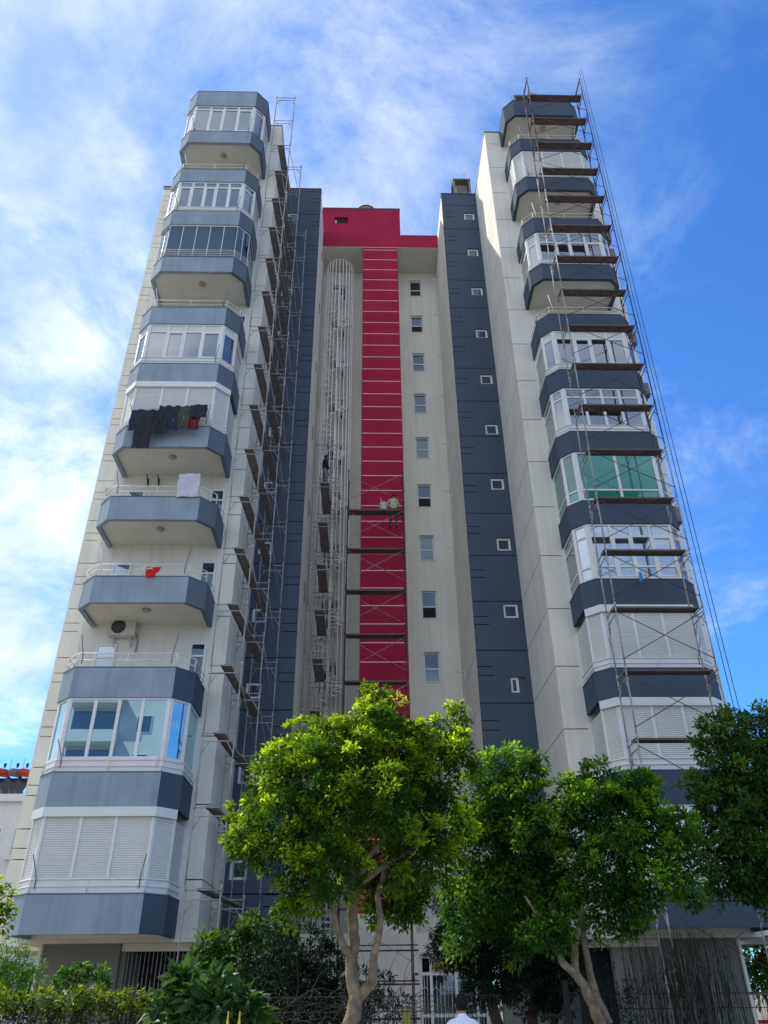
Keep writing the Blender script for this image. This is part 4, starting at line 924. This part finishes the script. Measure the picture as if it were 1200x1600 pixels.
# small clipped conifers before the entrance
for (px, Yc_, lst, tr, lb) in ((790, 14.6, [(720,1425,40,0),(760,1430,60,.1),(740,1480,58,0),(790,1490,56,0),(715,1470,30,0),(760,1540,48,0),(790,1530,44,.1),(700,1500,24,0),(810,1440,50,.3)], (778,1600,762,1540), 'black green clipped conifer on a leaning trunk before the entrance door'),
                               (860, 15.2, [(850,1460,50,.2),(850,1510,52,0),(835,1550,42,0),(875,1540,36,0),(880,1490,34,0),(868,1565,26,0)], (832,1600,836,1560), 'black green clipped conifer between the entrance and the slanting tree')):
    bl = PB(lst, Yc_); q0, q1 = at(tr[0], tr[1], Yc_), at(tr[2], tr[3], Yc_)
    tree('conifer_tree', lb, (q0.x, Yc_, 0), [([(q0.x, Yc_, 0), tuple(q0), tuple(q1), (q1.x, Yc_, q1.z+1)], [.10,.09,.08,.02])]+([limb([(866,1600,0),(872,1560,0)], Yc_, [.06,.05])] if px == 860 else []), bl, 900, 12, .085, 'leaf_c', 'barkdk', .4, .06, .25, 'clipped conifers', aspect=.26)
# planting along the fence
def shrub(name, label, lst, Y, per, twig, ls, lm, young_light=.5, spread=.08, shell=.3, group=None, aspect=.45, stems=0, dep=.8, cat='shrub'):
    bl = PB(lst, Y, dep); cxm = sum(b_[0][0] for b_ in bl)/len(bl)
    lim = []
    for i in range(stems):
        b_ = random.choice(bl)[0]; lim.append(([(cxm+random.uniform(-.4, .4), Y, 0), ((cxm+b_[0])/2+random.uniform(-.1, .1), Y, b_[2]*.5), b_], [.03, .02, .006]))
    T_ = tree(name, label, (cxm, Y, 0), lim, bl, per, twig, ls, lm, 'barkdk', young_light, spread, shell, group, cat, aspect)
    return T_
shrub('dark_shrub', 'dense dark green shrub left of the ficus trunk', [(420,1500,50,.2),(470,1510,52,.1),(510,1520,40,0),(440,1550,54,0),(490,1565,50,0),(400,1545,40,.2),(535,1565,34,.1),(450,1600,60,0),(520,1600,50,0),(560,1560,28,.3),(570,1590,30,.2),(620,1580,22,.3),(600,1540,14,.3)], 14.2, 700, 10, .10, 'leaf_c', .7, .08, .3, aspect=.24, stems=5)
shrub('climbing_shrub', 'dark leafy climber growing up the foot of the left scaffold', [(360,1490,34,.1),(400,1480,40,.2),(330,1490,26,.2),(380,1520,46,0),(440,1470,22,.2),(395,1455,20,.2),(345,1530,36,.1),(420,1510,34,.1),(450,1460,14,.3),(310,1500,18,.2)], 15.5, 460, 9, .115, 'leaf_g', .35, .11, .3, stems=6)
shrub('trumpet_shrub', 'pale green broad leaved trumpet flower shrub before the left tower', [(295,1552,26,0),(335,1562,26,-.2),(272,1572,22,0),(320,1590,34,-.1),(372,1584,26,-.1),(258,1592,20,0),(392,1590,18,0),(280,1540,14,0),(350,1602,30,0)], 11.6, 75, 5, .20, 'leaf_d', .9, .10, .4, aspect=.42, stems=6)
fl = thing('trumpet_flowers', 'pair of pale yellow hanging trumpet flowers under broad leaves', 'flowers', tuple(at(365, 1590, 11.2)))
for px in (357, 375):
    q = at(px, 1580, 11.2); mb = MB(); mb.lathe([(.008, 0), (.012, -.08), (.02, -.15), (.045, -.19)], tuple(q), 10); mb.build('flower', 'yellow', fl)
shrub('hedge', 'yellow green vine hedge trained along the fence at lower left', [(x, 1570+random.uniform(-9, 7), random.uniform(8, 17), random.uniform(-.15, .15)) for x in range(0, 250, 14)]+[(150,1556,13,0),(125,1560,12,0),(235,1578,12,0),(255,1570,10,0)], 12.4, 480, 8, .065, 'leaf_e', .8, .05, .2, dep=1.0, cat='hedge')
shrub('undergrowth', 'tangled dark stems and leaves under the vine hedge', [(x, 1592+random.uniform(-8, 8), random.uniform(14, 22), random.uniform(-.1, .15)) for x in range(-5, 290, 15)], 12.5, 230, 7, .06, 'leaf_f', .4, .06, .2, dep=1.0, stems=14, cat='hedge')
shrub('young_plant', 'small leafy plant showing above the hedge before the grey wall', [(105,1530,12,0),(125,1522,12,0),(145,1528,14,0),(95,1540,12,0),(160,1540,10,0)], 14.0, 300, 7, .09, 'leaf_b', .4, .07, .2, stems=3)
shrub('round_shrub', 'dark round shrub beside the slanting pale trunk', [(965,1550,30,0),(950,1575,28,0),(985,1580,26,0),(960,1600,34,0)], 15.0, 520, 9, .06, 'leaf_c', .8, .06, .3, aspect=.3, stems=3)
shrub('left_conifer', 'feathery conifer in the lower left corner', [(10,1500,28,0),(30,1520,26,0),(5,1530,34,0),(45,1505,16,0),(50,1535,14,.1),(20,1555,30,0)], 16.0, 420, 9, .11, 'leaf_b', .9, .07, .3, aspect=.16, stems=2, cat='tree')
shrub('left_tree', 'bright leafy branch of a tree at the left edge', [(-5,1405,18,0),(5,1430,16,0),(-15,1440,24,0),(-40,1420,40,.1),(-60,1470,44,.1)], 11.0, 560, 9, .07, 'leaf_a', .8, .07, .4, stems=3, cat='tree')
shrub('garden_shrub', 'sunlit yellow green garden shrub beyond the right tower', [(1175,1500,20,0),(1195,1490,18,0),(1160,1520,14,0),(1200,1525,24,0),(1185,1545,12,0),(1215,1505,26,0)], 27.5, 300, 8, .12, 'leaf_e', .8, .14, .3, stems=3)
shrub('background_tree', 'sunlit leafy tree far behind the garden at the right margin', [(1165,1530,16,0),(1180,1500,22,1),(1205,1515,26,0),(1225,1490,30,1),(1190,1545,20,0),(1150,1545,14,0)], 40, 90, 8, .22, 'leaf_e', .7, .2, .3, stems=2, cat='tree')
shrub('background_shrub', 'green mass of garden trees behind the left tower at lower left', [(20,1535,26,0),(50,1545,22,1),(-10,1540,34,0),(62,1530,10,0)], 40, 90, 8, .22, 'leaf_b', .7, .2, .3, stems=2, cat='tree')
# weeping broom on the right: long thin hanging stems
wp = thing('weeping_broom', 'thin stemmed weeping broom hanging before the right ground floor wall', 'shrub', tuple(at(1060, 1600, 14.2)))
P, D = [], []
mb = MB()
for i in range(260):
    px = random.gauss(1060, 48); py = random.uniform(1440, 1530)+abs(px-1060)*.25; Yq = 14.2+random.uniform(-.4, .4); a = at(px, py, Yq); ln_ = random.uniform(.9, 1.9)
    x, y, z = a; pts = [(x+random.uniform(-.08, .08), y, z), (x+random.uniform(-.04, .04), y, z-ln_*.5), (x+random.uniform(-.1, .1), y+.02, max(.05, z-ln_))]
    mb.tube(pts, [.004, .005, .003], 3, cap=False)
    for k in range(3): P.append(np.array(pts[0])*(1-k/3)+np.array(pts[1])*(k/3)); D.append((0, 0, -1))
put('stems', mb.mesh('stems', 'leaf_f'), wp)
for q in range(5):
    pass
me = leaf_mesh('foliage', np.array(P), np.array(D, float), .07, rng.random(len(P)), 'leaf_f', .18); put('foliage', me, wp)
# dry bramble on the fence
br = MB()
for i in range(70):
    px = random.uniform(400, 660); a = at(px, random.uniform(1560, 1600), 13.2+random.uniform(-.3, .3)); pts = [a]
    d = Vector((random.uniform(-1, 1), random.uniform(-.2, .2), random.uniform(-.3, .5))).normalized()
    for k in range(5): d = (d+Vector((random.uniform(-.5, .5), random.uniform(-.2, .2), random.uniform(-.5, .35)))).normalized(); pts.append(pts[-1]+d*.17)
    br.tube(pts, [.006, .005, .005, .004, .003, .002], 4, cap=False)
o = br.build('bramble', mat('dry_stem', (.06, .05, .042), .9, .3, 6)); tag(o, 'tangle of dry brown stems over the fence left of the trunk', 'bramble')
# ------------------------------------------------------------------ fence
FN = thing('fence', 'dark green wire mesh fence with square posts along the garden', 'fence', (0, 12.9, 0))
pm = MB(); pm.box(-.035, .035, -.035, .035, 0, 1.62); pm.box(-.045, .045, -.045, .045, 1.62, 1.65); post = pm.mesh('post', 'iron')
wm = MB()
for i in range(30): wm.tube([(.035+.0655*i, 0, .1), (.035+.0655*i, 0, 1.5)], .0035, 4)
for z in (.12, .5, .9, 1.3, 1.48): wm.tube([(.035, -.006, z), (1.965, -.006, z)], .005, 4)
wire = wm.mesh('mesh_panel', 'iron')
xs = [-8+2*k for k in range(5)]+[2.9, 4.9, 6.9, 8.9]
for x in xs: put('post', post, FN, (x, 12.9, .1))
for x in xs: put('mesh_panel', wire, FN, (x, 12.9, .1))
mb = MB(); mb.tube([(6.0, 12.88, 1.62), (10.9, 12.88, 1.62)], .02, 6); mb.build('top_rail', 'iron', FN)
gp = MB(); gp.tube([tuple(at(848,1598,14)), tuple(at(848,1588,14)), tuple(at(860,1586,14)), tuple(at(872,1589,14)), tuple(at(882,1580,14)), tuple(at(885,1560,14))], .03, 8)
tag(gp.build('bent_pipe', 'iron'), 'bent black pipe beside the clipped conifers behind the fence', 'pipe')
yb = MB(); q = at(635, 1592, 13.1); yb.box(q.x-.05, q.x+.06, 13.06, 13.12, q.z-.25, q.z+.12); yb.box(q.x-.03, q.x+.04, 13.05, 13.06, q.z-.1, q.z+.08)
tag(yb.build('meter_box', 'sign'), 'small yellow box by the fence post near the entrance', 'box')
# ------------------------------------------------------------------ neighbours
def neighbour(name, label, x0, x1, y0, y1, h, m, floors, face):
    T_ = thing(name, label, 'building', ((x0+x1)/2, (y0+y1)/2, 0))
    mb = MB(); mb.box(x0, x1, y0, y1, 0, h); wl = mb.build('wall', m, T_)
    mb = MB(); mb.box(x0-.25, x1+.25, y0-.25, y1+.25, h, h+.35); mb.build('roof_slab', m, T_)
    return T_
q0 = at(0, 1242, 42); hN = q0.z
xR = at(50, 1240, 42).x+1.0
NB = neighbour('neighbour_building', 'white apartment block behind the left tower with water heaters on its roof', xR-12, xR, 42, 54, hN-.35, 'nwhite', 4, '-y')
for k in range(int(hN//2.9)):
    z = hN-2.6-2.9*k-.3
    if z < .3: break
    for px, wd in ((33, .42), (-4, .5)):
        x = at(px, 1290+60*k, 42).x; fr = MB(); fr.box(x-wd/2-.05, x+wd/2+.05, 41.94, 41.998, z-.05, z+1.3); f = fr.build('window', 'pvc', NB); p = MB(); p.box(x-wd/2, x+wd/2, 41.92, 41.935, z, z+1.25); p.build('pane', 'green' if k == 0 else 'darkglass', f)
        sl = MB(); sl.box(x-wd/2-.15, x+wd/2+.15, 41.7, 41.939, z-.22, z-.11); sl.build('sill', 'nwhite', f)
    x = at(22, 1330, 42).x
pr_ = MB(); z = hN
for i in range(8): x = xR-.3-.9*i; pr_.tube([(x, 41.9, z), (x, 41.9, z+.8)], .02, 5)
pr_.tube([(xR-7, 41.9, z+.8), (xR, 41.9, z+.8)], .02, 5); pr_.build('roof_railing', 'iron', NB)
for px, m, lb in ((4, 'tankred', 'red solar water heater at the left edge of the neighbouring roof'), (24, 'tankgrey', 'grey solar water heater between the two red ones'), (39, 'tankred', 'red solar water heater nearest the left tower')):
    q = at(px, 1207, 43.5); H_ = thing('solar_water_heater', lb, 'water heater', (q.x, 43.5, hN), 'solar water heaters on the neighbouring roof')
    mb = MB(); mb.lathe([(.1, -.36), (.20, -.34), (.22, -.28), (.22, .28), (.20, .34), (.1, .36)], (q.x, 43.6, q.z), 14, axis='x')
    rot = mb.mesh('tank', m); rot.transform(Matrix.Translation((q.x, 43.6, q.z)) @ Matrix.Rotation(R(50), 4, 'Z') @ Matrix.Translation((-q.x, -43.6, -q.z))); put('tank', rot, H_)
    mb = MB(); 
    for s in (-.5, .5): mb.tube([(q.x+s, 43.3, hN), (q.x+s*.6, 43.6, q.z-.2)], .03, 5); mb.tube([(q.x+s, 44.3, hN), (q.x+s*.6, 43.7, q.z-.2)], .03, 5)
    mb.build('stand', 'iron', H_)
    mb = MB(); mb.add([(q.x-.5, 42.5, hN+.1), (q.x+.42, 42.5, hN+.1), (q.x+.42, 43.4, q.z-.35), (q.x-.5, 43.4, q.z-.35), (q.x-.5, 42.56, hN+.05), (q.x+.42, 42.56, hN+.05), (q.x+.42, 43.46, q.z-.4), (q.x-.5, 43.46, q.z-.4)], [(0,1,2,3),(7,6,5,4),(0,4,5,1),(1,5,6,2),(2,6,7,3),(3,7,4,0)]); mb.build('collector', 'solar', H_)
    mb = MB(); mb.tube([(q.x, 43.6, q.z+.28), (q.x, 43.6, q.z+.5)], [.05, .09], 8); mb.tube([(q.x+.3, 43.6, q.z), (q.x+.3, 43.6, q.z+.75)], .012, 4); mb.build('valve', 'iron', H_)
# white canopy edge and lit garden wall at the right margin
mb = MB(); q = at(1200, 1466, 26); mb.prism([(q.x-.6, 25.6), (q.x+3, 24.6), (q.x+3, 28), (q.x-.3, 28)], 2.98, 3.12); tag(mb.build('canopy', 'white'), 'thin white canopy slab at the right edge below the right tower', 'canopy')
mb = MB(); q = at(1175, 1520, 27)
gbench = thing('garden_bench', 'red slatted garden bench in the sunny garden at right', 'bench', (q.x+.8, 27.1, 0)); z_off = q.z-.75
for i in range(3): mb = MB(); mb.box(q.x-.4, q.x+2, 26.9+.14*i, 27.0+.14*i, .44, .48); mb.build('slat', 'tankred', gbench)
for i in range(2): mb = MB(); mb.box(q.x-.4, q.x+2, 27.36, 27.40, .6+.16*i, .70+.16*i); mb.build('slat', 'tankred', gbench)
for x in (q.x-.2, q.x+1.8):
    mb = MB(); mb.box(x, x+.06, 26.92, 27.3, 0, .439); mb.build('leg', 'iron', gbench)
    mb = MB(); mb.box(x, x+.06, 27.41, 27.45, 0, .95); mb.build('leg', 'iron', gbench)
# block across the street, which the windows mirror
OP = thing('opposite_building', 'white apartment block across the street mirrored in the windows', 'building', (-20, -18, 0))
mb = MB(); mb.box(-32, -9, -30, -18, 0, 25); mb.build('wall', 'nwhite', OP)
for fl_ in range(1, 8):
    for bx_ in (-28.5, -21, -13):
        z = 3*fl_; sl = MB(); sl.box(bx_-2, bx_+2, -17.99, -16.6, z, z+.9); sl.box(bx_-1.9, bx_+1.9, -17.99, -16.7, z+.901, z+.93); bal = sl.build('balcony', 'nwhite', OP)
        p = MB(); p.box(bx_-1.8, bx_+1.8, -17.97, -17.9, z+.95, z+2.7); p.build('balcony_door', 'darkglass', bal)
    for bx_ in (-25, -17.2, -10):
        z = 3*fl_+1; p = MB(); p.box(bx_-.6, bx_+.6, -17.99, -17.93, z, z+1.4); f = p.build('window', 'pvc', OP); p = MB(); p.box(bx_-.52, bx_+.52, -17.92, -17.90, z+.08, z+1.32); p.build('pane', 'darkglass', f)
